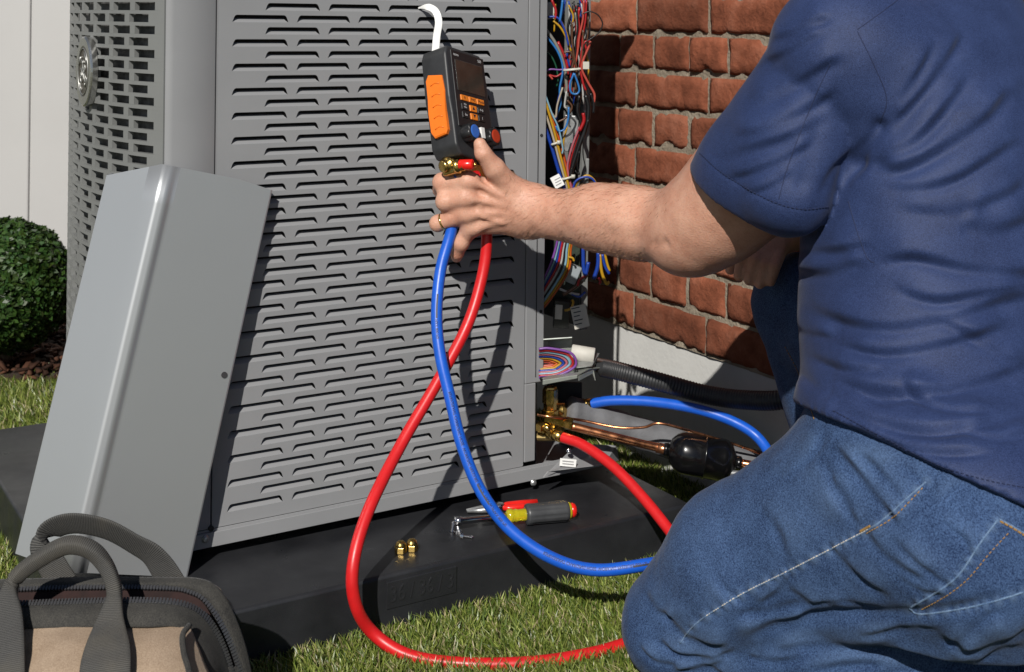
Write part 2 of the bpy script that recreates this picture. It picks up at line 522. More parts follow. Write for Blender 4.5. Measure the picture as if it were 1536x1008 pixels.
def brick_material(name, ca, cb, cc):
    m, nt, b = nt_new(name)
    b.inputs['Roughness'].default_value = 0.92
    b.inputs['Specular IOR Level'].default_value = 0.2
    tc = nt.nodes.new('ShaderNodeTexCoord')
    oi = nt.nodes.new('ShaderNodeObjectInfo')
    ad = nt.nodes.new('ShaderNodeVectorMath'); ad.operation = 'ADD'
    sc = nt.nodes.new('ShaderNodeVectorMath'); sc.operation = 'SCALE'; sc.inputs['Scale'].default_value = 7.0
    cmb = nt.nodes.new('ShaderNodeCombineXYZ')
    for k in range(3): nt.links.new(oi.outputs['Random'], cmb.inputs[k])
    nt.links.new(cmb.outputs[0], sc.inputs[0])
    nt.links.new(tc.outputs['Object'], ad.inputs[0]); nt.links.new(sc.outputs[0], ad.inputs[1])
    n1 = nt.nodes.new('ShaderNodeTexNoise'); n1.inputs['Scale'].default_value = 16; n1.inputs['Detail'].default_value = 9; n1.inputs['Roughness'].default_value = 0.7
    n2 = nt.nodes.new('ShaderNodeTexNoise'); n2.inputs['Scale'].default_value = 130; n2.inputs['Detail'].default_value = 5
    n3 = nt.nodes.new('ShaderNodeTexVoronoi'); n3.inputs['Scale'].default_value = 34; n3.feature = 'DISTANCE_TO_EDGE'
    for n in (n1, n2): nt.links.new(ad.outputs[0], n.inputs['Vector'])
    wv = nt.nodes.new('ShaderNodeVectorMath'); wv.operation = 'ADD'
    nt.links.new(ad.outputs[0], wv.inputs[0])
    w2 = nt.nodes.new('ShaderNodeVectorMath'); w2.operation = 'SCALE'; w2.inputs['Scale'].default_value = 0.05
    nt.links.new(n1.outputs['Color'], w2.inputs[0]); nt.links.new(w2.outputs[0], wv.inputs[1])
    nt.links.new(wv.outputs[0], n3.inputs['Vector'])
    ra = nt.nodes.new('ShaderNodeValToRGB')
    ra.color_ramp.elements[0].position = 0.3; ra.color_ramp.elements[0].color = rgb(ca)
    ra.color_ramp.elements[1].position = 0.72; ra.color_ramp.elements[1].color = rgb(cc)
    e = ra.color_ramp.elements.new(0.5); e.color = rgb(cb)
    nt.links.new(n1.outputs['Fac'], ra.inputs['Fac'])
    hv = nt.nodes.new('ShaderNodeHueSaturation')
    mr = nt.nodes.new('ShaderNodeMapRange'); mr.inputs['To Min'].default_value = 0.62; mr.inputs['To Max'].default_value = 1.2
    nt.links.new(oi.outputs['Random'], mr.inputs['Value']); nt.links.new(mr.outputs['Result'], hv.inputs['Value'])
    nt.links.new(ra.outputs['Color'], hv.inputs['Color'])
    nt.links.new(hv.outputs['Color'], b.inputs['Base Color'])
    m1 = nt.nodes.new('ShaderNodeMath'); m1.operation = 'MULTIPLY_ADD'; m1.inputs[1].default_value = 0.35
    nt.links.new(n2.outputs['Fac'], m1.inputs[0]); nt.links.new(n1.outputs['Fac'], m1.inputs[2])
    bp = nt.nodes.new('ShaderNodeBump'); bp.inputs['Strength'].default_value = 0.9; bp.inputs['Distance'].default_value = 0.006
    nt.links.new(m1.outputs[0], bp.inputs['Height']); nt.links.new(bp.outputs['Normal'], b.inputs['Normal'])
    return m
M['brick'] = brick_material('red_brick', (0.125, 0.039, 0.020), (0.23, 0.073, 0.038), (0.31, 0.12, 0.072))
# ------------------------------------------------------------------ ground
rng = np.random.default_rng(7)
random.seed(7)
PAD_T = 0.08
B0 = on_z(1036, 755, PAD_T)                       # front-right top corner of the pad
PADW = 0.914
def ul(a, b, z):                                  # pad/unit frame -> world
    return B0 * np.array((1, 1, 0)) + D1 * a + D2 * b + np.array((0, 0, z))

ground_mat = mat('turf_backing', (0.06, 0.065, 0.022), rough=0.9, c2=(0.11, 0.105, 0.045), vscale=60, bump=0.5, bscale=200)
gm = mesh('ground', [(-40, -40, 0), (40, -40, 0), (40, 40, 0), (-40, 40, 0)], [(0, 1, 2, 3)])
ground = tag(link('ground', gm, None, ground_mat), kind='structure')

def turf(name, regions, label):
    Vs = []; Fs = []; Cs = []; base = 0
    for (x0, x1, y0, y1, dens, hgt, wid) in regions:
        n = int((x1 - x0) * (y1 - y0) * dens)
        x = rng.uniform(x0, x1, n); y = rng.uniform(y0, y1, n)
        rel = np.stack((x, y), 1) - B0[:2]
        a = rel @ D1[:2]; b = rel @ D2[:2]
        keep = ~((a < 0.004) & (a > -PADW - 0.004) & (b > -0.002) & (b < PADW))
        x = x[keep]; y = y[keep]; n = len(x)
        h = hgt * rng.uniform(0.6, 1.25, n); w = wid * rng.uniform(0.7, 1.3, n)
        ang = rng.uniform(0, 2 * np.pi, n)
        clump = np.sin(x * 31 + 3 * np.sin(y * 17)) * np.sin(y * 27 + 2 * np.sin(x * 23))
        lx = 0.75 * np.cos(ang) - 0.35 + 0.3 * clump; ly = 0.75 * np.sin(ang) + 0.1
        lean = rng.uniform(0.35, 1.0, n)
        lx *= lean; ly *= lean
        fa = rng.uniform(0, np.pi, n)
        wx = np.cos(fa) * w / 2; wy = np.sin(fa) * w / 2
        V = np.zeros((n, 5, 3))
        V[:, 0] = np.stack((x - wx, y - wy, np.full(n, 0.0)), 1)
        V[:, 1] = np.stack((x + wx, y + wy, np.full(n, 0.0)), 1)
        mx_ = x + lx * h * 0.32; my_ = y + ly * h * 0.32
        V[:, 2] = np.stack((mx_ + wx, my_ + wy, h * 0.55), 1)
        V[:, 3] = np.stack((mx_ - wx, my_ - wy, h * 0.55), 1)
        sag = 1 - 0.25 * (lx ** 2 + ly ** 2)
        V[:, 4] = np.stack((x + lx * h * 0.95, y + ly * h * 0.95, h * sag), 1)
        idx = base + np.arange(n)[:, None] * 5
        F = np.concatenate((idx + [0, 1, 2], idx + [0, 2, 3], idx + [3, 2, 4]))
        t = rng.uniform(0, 1, n)[:, None]
        green = np.array((0.155, 0.205, 0.034)); dark = np.array((0.08, 0.13, 0.022)); lime = np.array((0.27, 0.31, 0.075)); straw = np.array((0.42, 0.36, 0.2))
        C = np.where(t < 0.36, green, np.where(t < 0.6, dark, np.where(t < 0.9, lime, straw)))
        C = C * rng.uniform(0.65, 1.2, n)[:, None]
        Vs.append(V.reshape(-1, 3)); Fs.append(F); Cs.append(np.repeat(C, 5, 0)); base += n * 5
    me = mesh(name, np.concatenate(Vs), np.concatenate(Fs))
    set_tint(me, np.concatenate(Cs))
    o = link(name, me, None, M['turf'])
    return tag(o, label, 'grass', kind='stuff')

turf('artificial_grass', [(-0.95, 0.62, 1.16, 2.12, 112000, 0.0215, 0.0021), (-0.15, 0.75, 2.12, 2.75, 70000, 0.022, 0.0021),
      (-2.0, -0.62, 2.12, 3.02, 40000, 0.028, 0.0026),
      (0.62, 2.0, 0.5, 2.12, 14000, 0.028, 0.0032), (-2.0, -0.95, 0.5, 2.12, 14000, 0.028, 0.0032), (-0.95, 0.62, 0.5, 1.16, 14000, 0.028, 0.0032)],
     'short green artificial turf around the black equipment pad')

# ------------------------------------------------------------------ equipment pad
pad_root = thing('equipment_pad', (*ul(-PADW / 2, PADW / 2, 0)[:2], 0), 'black plastic equipment pad with raised lettering under the air conditioner', 'equipment pad', rz=ANG)
hp = PADW / 2
bm = bmesh.new()
bmesh.ops.create_cube(bm, size=1)
for v in bm.verts:
    top = v.co.z > 0
    k = hp if top else hp + 0.004
    v.co = Vector((math.copysign(k, v.co.x), math.copysign(k, v.co.y), PAD_T if top else 0.0))
bmesh.ops.bevel(bm, geom=[e for e in bm.edges if e.verts[0].co.z > 0.01 or e.verts[1].co.z > 0.01], offset=0.005, segments=3, affect='EDGES', profile=0.5)
me = bpy.data.meshes.new('slab'); bm.to_mesh(me); bm.free()
for p_ in me.polygons: p_.use_smooth = p_.area < 0.02
link('slab', me, pad_root, M['pad'])
# raised plate with 36 / 36 / 3 moulded on the front face
pp = on_plane(581, 848, ul(0, -0.004, 0), D2)
pq = on_plane(686, 826, ul(0, -0.004, 0), D2)
a0 = np.dot(pp - ul(0, 0, 0), D1) + hp; a1 = np.dot(pq - ul(0, 0, 0), D1) + hp
pl = MB().b(a0, a1, -hp - 0.0034, -hp + 0.006, PAD_T - 0.046, PAD_T - 0.009)
bevel(pl.make('size_plate', M['pad'], pad_root, world=False), 0.0008)
V, F = text_mesh('36 / 36 / 3', 0.031)
V = np.asarray(V); cx = (a0 + a1) / 2
sc_ = (a1 - a0 - 0.012) / (V[:, 0].max() - V[:, 0].min())
V = np.stack((cx + (V[:, 0] - (V[:, 0].max() + V[:, 0].min()) / 2) * sc_, np.full(len(V), -hp - 0.0038), PAD_T - 0.0275 + V[:, 1]), 1)
tl = link('raised_lettering', mesh('raised_lettering', V, F), pad_root, M['pad_mark'])
so = tl.modifiers.new('solid', 'SOLIDIFY'); so.thickness = 0.0012; so.offset = 0

# ------------------------------------------------------------------ air conditioner
UB = PAD_T + 0.018                                        # underside of the base pan
URC = on_z(903, 697, UB)                          # bottom right front corner
A_R = float(np.dot(URC - ul(0, 0, 0), D1)); B_F = float(np.dot(URC - ul(0, 0, 0), D2))
FP0 = ul(A_R, B_F, 0)
def a_of(px, py):                                 # pixel on the front plane -> (a from unit right corner, z)
    p = on_plane(px, py, FP0, D2)
    return float(np.dot(p - FP0, D1)), float(p[2])
UT = 1.06
unit = thing('air_conditioner', (FP0[0], FP0[1], PAD_T), 'grey louvred outdoor air conditioner standing on the black pad', 'air conditioner', rz=ANG)
def uz(z): return z - PAD_T                       # world z -> unit local z
g = M['grey_metal']
a_post = a_of(818, 300)[0]; a_seam = a_of(789, 300)[0]; a_lseam = a_of(323, 300)[0]; a_corner = a_of(247, 150)[0]
z_pb = a_of(600, 735)[1]                          # lower edge of the louvred panel
# louvred front panel
aL0 = a_of(350.5, 60)[0]; aL4 = a_of(709, 60)[0]
pitch = (aL4 - aL0) / 4
lw = a_of(773.6, 70)[0] - aL4
rp = 0.0172
z_ref = a_of(350, 22)[1]                          # top line of a row with five louvres
rows = []
z_low = a_of(342, 762)[1]
k = -10
while True:
    zt = z_ref - k * rp
    if zt - 0.009 < z_pb + 0.012: break
    rows.append((zt, k % 2 == 0)); k += 1
lh = 0.0104
mb = MB()
xl, xr = a_lseam + 0.001, a_seam - 0.001
def quad(x0, x1, z0, z1, y=0.0):
    mb.add([(x0, y, uz(z0)), (x1, y, uz(z0)), (x1, y, uz(z1)), (x0, y, uz(z1))], [(0, 1, 2, 3)])
zc = UT - 0.02
louv = []
def hole_pts(x0, zt):
    zb = zt - lh
    return [(x0 - 0.0022, zb), (x0 + 0.0002, zt - 0.0036), (x0 + 0.0022, zt - 0.0008), (x0 + 0.0046, zt), (x0 + lw / 2, zt),
            (x0 + lw - 0.0046, zt), (x0 + lw - 0.0022, zt - 0.0008), (x0 + lw - 0.0002, zt - 0.0036), (x0 + lw + 0.0022, zb)]
for (zt, five) in rows:
    zb = zt - lh; ztop = zt + 0.0012
    quad(xl, xr, ztop, zc)
    zc = zb
    n = 5 if five else 4
    x0s = [aL0 + i * pitch + (0 if five else pitch * 0.505) for i in range(n)]
    edges = [xl] + [(x0s[i] + lw + x0s[i + 1]) / 2 for i in range(n - 1)] + [xr]
    for i, x0 in enumerate(x0s):
        e0, e1 = edges[i], edges[i + 1]
        hpts = hole_pts(x0, zt)
        mid = (x0 + lw / 2)
        left = [(e0, zb)] + hpts[:5] + [(mid, ztop), (e0, ztop)]
        right = hpts[4:] + [(e1, zb), (e1, ztop), (mid, ztop)]
        for poly in (left, right):
            mb.add([(p[0], 0, uz(p[1])) for p in poly], [tuple(range(len(poly)))])
        louv.append((x0, zt))
quad(xl, xr, z_pb, zc)
# folded rim of the panel
mb.b(xl, xr, 0.0, 0.012, uz(z_pb) - 0.0012, uz(z_pb))
mb.b(xl - 0.0008, xl, -0.0002, 0.012, uz(z_pb), uz(UT - 0.02))
mb.b(xr, xr + 0.0008, -0.0002, 0.012, uz(z_pb), uz(UT - 0.02))
panel = mb.make('front_panel', g, unit, world=False)
# one louvre flap: pushed in at the top, meeting the sheet at the bottom
fl = MB()
dp = 0.0085
zs = [(-lh, 0.0), (-lh * 0.74, dp * 0.40), (-lh * 0.50, dp * 0.8), (-0.0044, dp)]
Vf = []
for (zz, dd) in zs:
    f = (zz + lh) / lh
    e_ = 0.0062 * f ** 0.55
    for i, xx in enumerate((-0.0022 + e_, 0.006, lw / 2, lw - 0.006, lw + 0.0022 - e_)):
        Vf.append((xx, dd + 0.0001, zz))
Ff = []
for r_ in range(3):
    for i in range(4):
        Ff.append((r_ * 5 + i, r_ * 5 + i + 1, (r_ + 1) * 5 + i + 1, (r_ + 1) * 5 + i))
fl.add(Vf, Ff)
flm = mesh('louver', fl.v, fl.f, True); flm.materials.append(g)
for (x0, zt) in louv:
    o = link('louver', flm, panel, None, (x0, 0, uz(zt)))
# dark coil behind the panel
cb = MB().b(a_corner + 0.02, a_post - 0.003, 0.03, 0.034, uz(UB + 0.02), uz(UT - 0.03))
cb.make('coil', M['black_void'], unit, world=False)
# post left of the panel, with a rolled edge
pm = MB()
prof = [(a_lseam - 0.0012, 0.012), (a_lseam - 0.0012, 0.0015), (a_lseam - 0.003, 0.0), (a_corner + 0.012, 0.0), (a_corner + 0.004, 0.002), (a_corner + 0.0005, 0.007), (a_corner, 0.016)]
V = []
for z in (uz(z_pb - 0.001), uz(UT - 0.02)):
    V += [(p[0], p[1], z) for p in prof]
n_ = len(prof)
pm.add(V, [(i + 1, i, n_ + i, n_ + i + 1) for i in range(n_ - 1)])
pm.make('corner_post', g, unit, smooth=True, world=False)
# post right of the panel: two narrow steps then the open service bay
rpm = MB()
rpm.b(xr + 0.0028, a_post, -0.0005, 0.0185, uz(a_of(815, 572)[1]), uz(UT - 0.02))
a_p2 = a_of(803, 640)[0]
rpm.b(xr + 0.0028, a_p2, -0.0003, 0.018, uz(z_pb + 0.004), uz(a_of(815, 572)[1]) - 0.0002)
bevel(rpm.make('right_post', g, unit, world=False), 0.0015)
a_g = a_of(806, 300)[0]
MB().b(a_g - 0.0007, a_g + 0.0007, -0.0012, 0.001, uz(a_of(806, 565)[1]), uz(UT - 0.03)).make('post_seam', M['inside'], unit, world=False)
# base pan with front lip
pan = MB()
a_l2 = a_corner + 0.012
pan.b(a_l2, 0, -0.001, 0.0, uz(UB), uz(z_pb) - 0.0018)
pan.b(a_l2, 0, -0.006, -0.0012, uz(UB), uz(UB + 0.020))
pan.b(a_l2, 0, -0.001, 0.45, uz(UB) - 0.0015, uz(UB) + 0.001)
pan.b(-0.0015, 0, 0.0, 0.45, uz(UB) + 0.0012, uz(UB + 0.02))
bevel(pan.make('base_pan', g, unit, world=False), 0.0012)
ft = MB()
for a_ in (a_corner + 0.06, -0.06):
    for b_ in (0.05, 0.4):
        ft.b(a_ - 0.02, a_ + 0.02, b_, b_ + 0.04, uz(PAD_T), uz(UB) - 0.0016)
ft.make('feet', M['black_rubber'], unit, world=False)
# top cap
tc_ = MB().b(a_corner - 0.02, 0.005, -0.012, 0.68, uz(UT - 0.02), uz(UT))
bevel(tc_.make('top_cap', M['grey_metal'], unit, world=False), 0.008, 3)
# curved side grille of brick-like slots
GTH = math.radians(21)
def _sil(R_):
    xs_ = []
    for s in np.linspace(0, 0.8, 80):
        th = GTH - s / R_
        a = a_corner - R_ * (math.cos(th) - math.cos(GTH)); b = 0.004 + R_ * (math.sin(GTH) - math.sin(th))
        p = FP0 * np.array((1, 1, 0)) + D1 * a + D2 * b; p[2] = 0.75
        xs_.append(to_px(p)[0])
    return min(xs_)
GR = min(np.linspace(0.35, 1.2, 60), key=lambda r_: abs(_sil(r_) - 104))
def arc(s):
    R = GR; th0 = GTH
    th = th0 - s / R
    a = a_corner - R * (math.cos(th) - math.cos(th0)) * 1.0
    b = 0.004 + R * (math.sin(th0) - math.sin(th))
    return a - 0.0006, b, (-math.cos(th), -math.sin(th))
def arc_pt(s, z, off=0.0):
    a, b, n = arc(s)
    return (a + n[0] * off, b + n[1] * off, uz(z))
gp, gw, grow, gh = 0.062, 0.049, 0.01655, 0.0116
s_end = 0.80
gb = MB()
def gquad(s0, s1, z0, z1):
    n = max(1, int((s1 - s0) / 0.03))
    for i in range(n):
        u0 = s0 + (s1 - s0) * i / n; u1 = s0 + (s1 - s0) * (i + 1) / n
        gb.add([arc_pt(u1, z0), arc_pt(u0, z0), arc_pt(u0, z1), arc_pt(u1, z1)], [(0, 1, 2, 3)])
zc = UT - 0.02
k = 0
z = 1.02
while z - gh > UB + 0.03:
    gquad(0, s_end, z, zc)
    zb = z - gh
    s = 0.021 + (gp * 0.5 if k % 2 else 0)
    prev = 0.0
    if k % 2:   # short end slot
        gquad(0, 0.036, zb, z); prev = 0.036
        s = 0.036
    while s + gw < s_end - 0.01:
        if s > prev: gquad(prev, s, zb, z)
        prev = s + gw; s += gp
    gquad(prev, s_end, zb, z)
    zc = zb; z -= grow; k += 1
gquad(0, s_end, UB + 0.004, zc)
gr = gb.make('side_grille', M['grey_dark'], unit, world=False)
bm = bmesh.new(); bm.from_mesh(gr.data); bmesh.ops.remove_doubles(bm, verts=bm.verts, dist=1e-5); bm.to_mesh(gr.data); bm.free()
so = gr.modifiers.new('solid', 'SOLIDIFY'); so.thickness = 0.007; so.offset = -1
ib = MB()
ss = np.linspace(0.01, s_end - 0.005, 24)
for i in range(len(ss) - 1):
    ib.add([arc_pt(ss[i + 1], UB + 0.01, -0.014), arc_pt(ss[i], UB + 0.01, -0.014), arc_pt(ss[i], UT - 0.03, -0.014), arc_pt(ss[i + 1], UT - 0.03, -0.014)], [(0, 1, 2, 3)])
ib.make('coil', mat('coil_grey', (0.10, 0.10, 0.10), rough=0.5, var=0.5, vscale=90, metal=0.3), unit, world=False)
# back plate
e_ = arc(s_end)
MB().b(e_[0], 0.0, e_[1] - 0.004, e_[1], uz(UB), uz(UT - 0.02)).make('back_panel', g, unit, world=False)
# oval badge on the grille
bs = 0.0
def arc_world(s, z, off=0):
    p = arc_pt(s, z, off)
    q = FP0 * np.array((1, 1, 0)) + D1 * p[0] + D2 * p[1]
    q[2] = p[2] + PAD_T
    return q
best = None
for s in np.linspace(0.02, 0.6, 300):
    w_ = arc_world(s, 0.75, 0.004); px = to_px(w_)
    if best is None or abs(px[0] - 131.5) < best[0]: best = (abs(px[0] - 131.5), s)
bs = best[1]
zb_ = at(131, 107, arc_world(bs, 0.75)[1])[2]
ca, cb_, cn = arc(bs)
cn = np.array((cn[0], cn[1], 0)); ct = np.array((cn[1], -cn[0], 0)); cz = np.array((0, 0, 1.0))
badge = bpy.data.objects.new('badge', None); col.objects.link(badge); badge.parent = unit
badge.location = (ca + cn[0] * 0.004, cb_ + cn[1] * 0.004, uz(zb_)); badge.empty_display_size = 0.01
tag(badge, 'oval silver and bronze emblem badge on the side grille')
RX, RZ = 0.036, 0.0525
def oval(prof, seg=48):
    V = []; F = []
    for (d, r) in prof:
        for k in range(seg):
            t = 2 * math.pi * k / seg
            V.append(ct * math.cos(t) * RX * r + cz * math.sin(t) * RZ * r + cn * d)
    for i in range(len(prof) - 1):
        for k in range(seg):
            F.append((i * seg + k, i * seg + (k + 1) % seg, (i + 1) * seg + (k + 1) % seg, (i + 1) * seg + k))
    F.append(tuple((len(prof) - 1) * seg + k for k in range(seg)))
    return V, F
V, F = oval([(-0.004, 0.97), (0.004, 1.0), (0.006, 0.99), (0.0072, 0.95), (0.0072, 0.72), (0.0062, 0.71)])
link('rim', mesh('rim', V, F, False), badge, mat('badge_silver', (0.5, 0.5, 0.48), rough=0.25, metal=0.9, var=0.05, vscale=50))
V, F = oval([(0.0050, 0.70), (0.0066, 0.70)])
link('face', mesh('face', V, F, False), badge, mat('badge_bronze', (0.09, 0.08, 0.065), rough=0.35, metal=0.4))
mono = MB()
def bpt(x, y, d=0.0072): return ct * x * RX * 0.7 + cz * y * RZ * 0.7 + cn * d
ring = [bpt(0.93 * math.cos(t), 0.93 * math.sin(t)) for t in np.linspace(0, 2 * math.pi, 41)]
mono.tube(ring, 0.0009, 6, False)
for st in ([(-.05, .05), (-.3, .28), (-.42, .1), (-.25, -.02), (-.08, .1), (-.22, -.25), (-.42, -.4), (-.5, -.25), (-.35, -.1), (-.1, -.02), (.02, .3), (-.12, .45), (-.22, .35)],
           [(.42, .32), (.3, .45), (.12, .4), (.08, .2), (.25, .1), (.4, .12), (.2, .02), (.06, -.18), (.15, -.42), (.36, -.42), (.48, -.2), (.38, -.05), (.28, -.18), (.4, -.28)],
           [(-.3, .1), (0, .06), (.3, .12)]):
    mono.tube([bpt(*q) for q in crom(np.array(st), 6)], 0.0009, 6)
for q in range(4):
    t0 = q * math.pi / 2 + math.pi / 4
    mono.tube([bpt(math.cos(t0 + d) * r, math.sin(t0 + d) * r) for d, r in ((-.5, .8), (-.2, .74), (.1, .78), (.25, .68), (.1, .6))], 0.0011, 6)
link('monogram', mesh('monogram', mono.v, mono.f, True), badge, mat('badge_mark', (0.4, 0.4, 0.38), rough=0.4, metal=0.8))
# screws on the base lip
def screw_head(px, py, par):
    a, z = a_of(px, py)
    s = MB().lathe((a, -0.006, uz(z)), (0, -1, 0), [(0, 0.0055), (0.001, 0.0055), (0.0012, 0.004), (0.0038, 0.0038), (0.0042, 0.003)], 12)
    s.make('screw', M['galv'], par, True, world=False)
for (px, py) in ((306, 806), (797, 722)): screw_head(px, py, unit)
# small dark grommet at the foot of the left seam and hole screws on the post
a, z = a_of(316, 792); MB().lathe((a, -0.001, uz(z)), (0, -1, 0), [(-0.004, 0.004), (0.002, 0.004)], 12).make('grommet', M['black_plastic'], unit, world=False)
for (px, py) in ((812, 203), (811, 467)):
    a, z = a_of(px, py); MB().lathe((a, -0.0006, uz(z)), (0, -1, 0), [(-0.001, 0.0028), (0.0006, 0.0028)], 10).make('screw_hole', M['inside'], unit, world=False)

# open service bay: divider, back, right rail, floor pieces
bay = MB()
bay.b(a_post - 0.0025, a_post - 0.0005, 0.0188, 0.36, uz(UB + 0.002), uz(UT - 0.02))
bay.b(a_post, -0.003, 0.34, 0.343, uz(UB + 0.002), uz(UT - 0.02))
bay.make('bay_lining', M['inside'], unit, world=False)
# the inner right rail: its front edge is what stands against the brick
def b_on_right(px):                               # depth b on the right plane where pixel column px falls
    p = on_plane(px, 300, ul(A_R, B_F, 0), D1)
    return float(np.dot(p - FP0, D2))
rail = MB()
z_r0 = uz(at(880, 500, 2.18)[2])
b0 = b_on_right(884)
rail.b(-0.0145, -0.001, b0, b0 + 0.014, z_r0, uz(UT - 0.02))
rail.b(-0.003, -0.001, b0 + 0.014, 0.34, z_r0, uz(UT - 0.02))
bevel(rail.make('bay_rail', M['grey_dark'], unit, world=False), 0.001)

# ------------------------------------------------------------------ leaning corner cover
c_br = on_z(282, 866, PAD_T)                        # foot of the right edge, on the pad
c_tr = on_plane(411, 279, FP0 - D2 * 0.019, D2)     # upper right corner near the louvres
ax = c_tr - c_br; LEN = np.linalg.norm(ax); ax /= LEN
fd = np.array((-0.866, -0.50, 0.0)); fd -= ax * np.dot(fd, ax); fd /= np.linalg.norm(fd)
nf = np.cross(ax, fd); nf /= np.linalg.norm(nf)
if nf[1] > 0: nf = -nf                              # towards the camera
WR, BEND, WLF = 0.158, math.radians(52), 0.088
prof = [(0.0, 0.018), (0.0, 0.003), (0.001, 0.0008), (0.003, 0.0)]        # (along fd, backwards): folded lip then face
prof += [(0.05, 0.0), (0.1, 0.0), (WR - 0.022, 0.0)]
# raised bead before the bend
prof += [(WR - 0.019, 0.0), (WR - 0.0165, -0.0004), (WR - 0.014, -0.0016), (WR - 0.011, -0.0026), (WR - 0.008, -0.0028), (WR - 0.006, -0.0024)]
cx_, cy_ = WR - 0.004, 0.012
x, y = WR - 0.004, -0.0016
rad = 0.010
c0 = (x, y + rad)
for t in np.linspace(0.15, 1, 7):
    th = BEND * t
    prof.append((c0[0] + rad * math.sin(th), c0[1] - rad * math.cos(th)))
xe, ye = prof[-1]
dx_, dy_ = math.cos(BEND), math.sin(BEND)
for l_ in (0.02, 0.05, WLF - 0.002): prof.append((xe + dx_ * l_, ye + dy_ * l_))
prof += [(xe + dx_ * WLF - dy_ * 0.002, ye + dy_ * WLF + dx_ * 0.002), (xe + dx_ * (WLF - 0.002) - dy_ * 0.012, ye + dy_ * (WLF - 0.002) + dx_ * 0.012)]
V = []; F = []
segs = 10
for j in range(segs + 1):
    for i, (p, q) in enumerate(prof):
        L_ = LEN * j / segs
        if j == segs and p > xe: L_ -= 0.05 * (p - xe) / 0.05 * 0.55
        if j == segs and p < 0.004: L_ -= 0.006
        V.append(c_br + ax * L_ + fd * p - nf * q)
n_ = len(prof)
for j in range(segs):
    for i in range(n_ - 1):
        F.append((j * n_ + i, (j + 1) * n_ + i, (j + 1) * n_ + i + 1, j * n_ + i + 1))
cover = thing('corner_cover', c_br, 'loose bent grey metal cover panel leaning on the air conditioner', 'metal panel')
sh = wmesh('sheet', V, F, M['cover_metal'], cover, False)
for fi, poly in enumerate(sh.data.polygons):
    pi_ = fi % (n_ - 1)
    poly.use_smooth = 6 <= pi_ <= n_ - 6
so = sh.modifiers.new('solid', 'SOLIDIFY'); so.thickness = 0.0012; so.offset = -1
for (tt, off) in ((0.503, 0.012),):
    p = c_br + ax * LEN * tt + fd * off + nf * 0.0012
    MB().lathe(p, nf, [(-0.001, 0.0042), (0.0004, 0.0042), (0.0004, 0.003)], 14).make('screw_hole', M['inside'], cover)

# ------------------------------------------------------------------ brick wall with rendered foundation
W0 = at(988, 508, 2.42)
WF = -D2                                           # runs towards the camera on the right
WN = -D1                                           # outward face
wall = thing('brick_wall', (W0[0], W0[1], 0), 'red brick house wall on a pale rendered foundation beside the air conditioner', 'wall', rz=ANG - math.pi / 2)
# local: x along WF, y = D1 (into the wall), z
zf = W0[2]
S0, S1 = -1.30, 0.345
CH, SL = 0.0705, 0.2115
JT = 0.0088
def brick_mesh(L, Hh, seed):
    r = random.Random(seed)
    nx, nz = max(8, int(L / 0.0085)), 8
    V = []; F = []
    sv = Vector((seed * 3.7, seed * 1.3, seed * 5.1))
    big = [(r.uniform(0.0, L), r.choice((0.0, Hh)), r.uniform(0.008, 0.018), r.uniform(0.3, 1.0)) for _ in range(r.randint(4, 8))]
    for j in range(nz + 1):
        for i in range(nx + 1):
            x = L * i / nx; z = Hh * j / nz
            ex = min(i, nx - i) / nx * L; ez = min(j, nz - j) / nz * Hh
            e = min(ex, ez)
            nv = Vector((x * 34, 0, z * 34)) + sv
            d = 0.0019 * noise.fractal(nv, 1.0, 2.0, 3) + 0.0010 * noise.noise(nv * 4)
            d -= 0.0045 * math.exp(-e / 0.0022)
            for (bx, bz, br, bd) in big:
                q = math.hypot(x - bx, z - bz) / br
                if q < 1: d -= 0.0085 * bd * (1 - q * q)
            wob = 0.0022 * noise.noise(nv * 0.8 + Vector((9, 2, 4)))
            wob2 = 0.0022 * noise.noise(nv * 0.8 + Vector((1, 7, 3)))
            V.append((x + (wob if ex < 0.004 else 0), -d - 0.007, z + (wob2 if ez < 0.004 else 0)))
    for j in range(nz):
        for i in range(nx):
            p = j * (nx + 1) + i
            F.append((p, p + 1, p + nx + 2, p + nx + 1))
    border = [i for i in range(nx + 1)] + [j * (nx + 1) + nx for j in range(1, nz + 1)] + [nz * (nx + 1) + i for i in range(nx - 1, -1, -1)] + [j * (nx + 1) for j in range(nz - 1, 0, -1)]
    base = len(V)
    for b_ in border:
        V.append((V[b_][0], 0.02, V[b_][2]))
    nb = len(border)
    for i in range(nb):
        F.append((border[i], base + i, base + (i + 1) % nb, border[(i + 1) % nb]))
    me = mesh('brick', V, F, True)
    me.materials.append(M['brick'])
    return me
strm = [brick_mesh(SL - JT, CH - JT, 10 + i) for i in range(9)]
hdrm = [brick_mesh(SL / 2 - JT, CH - JT, 40 + i) for i in range(9)]
rr = random.Random(5)
z = zf; c = 0
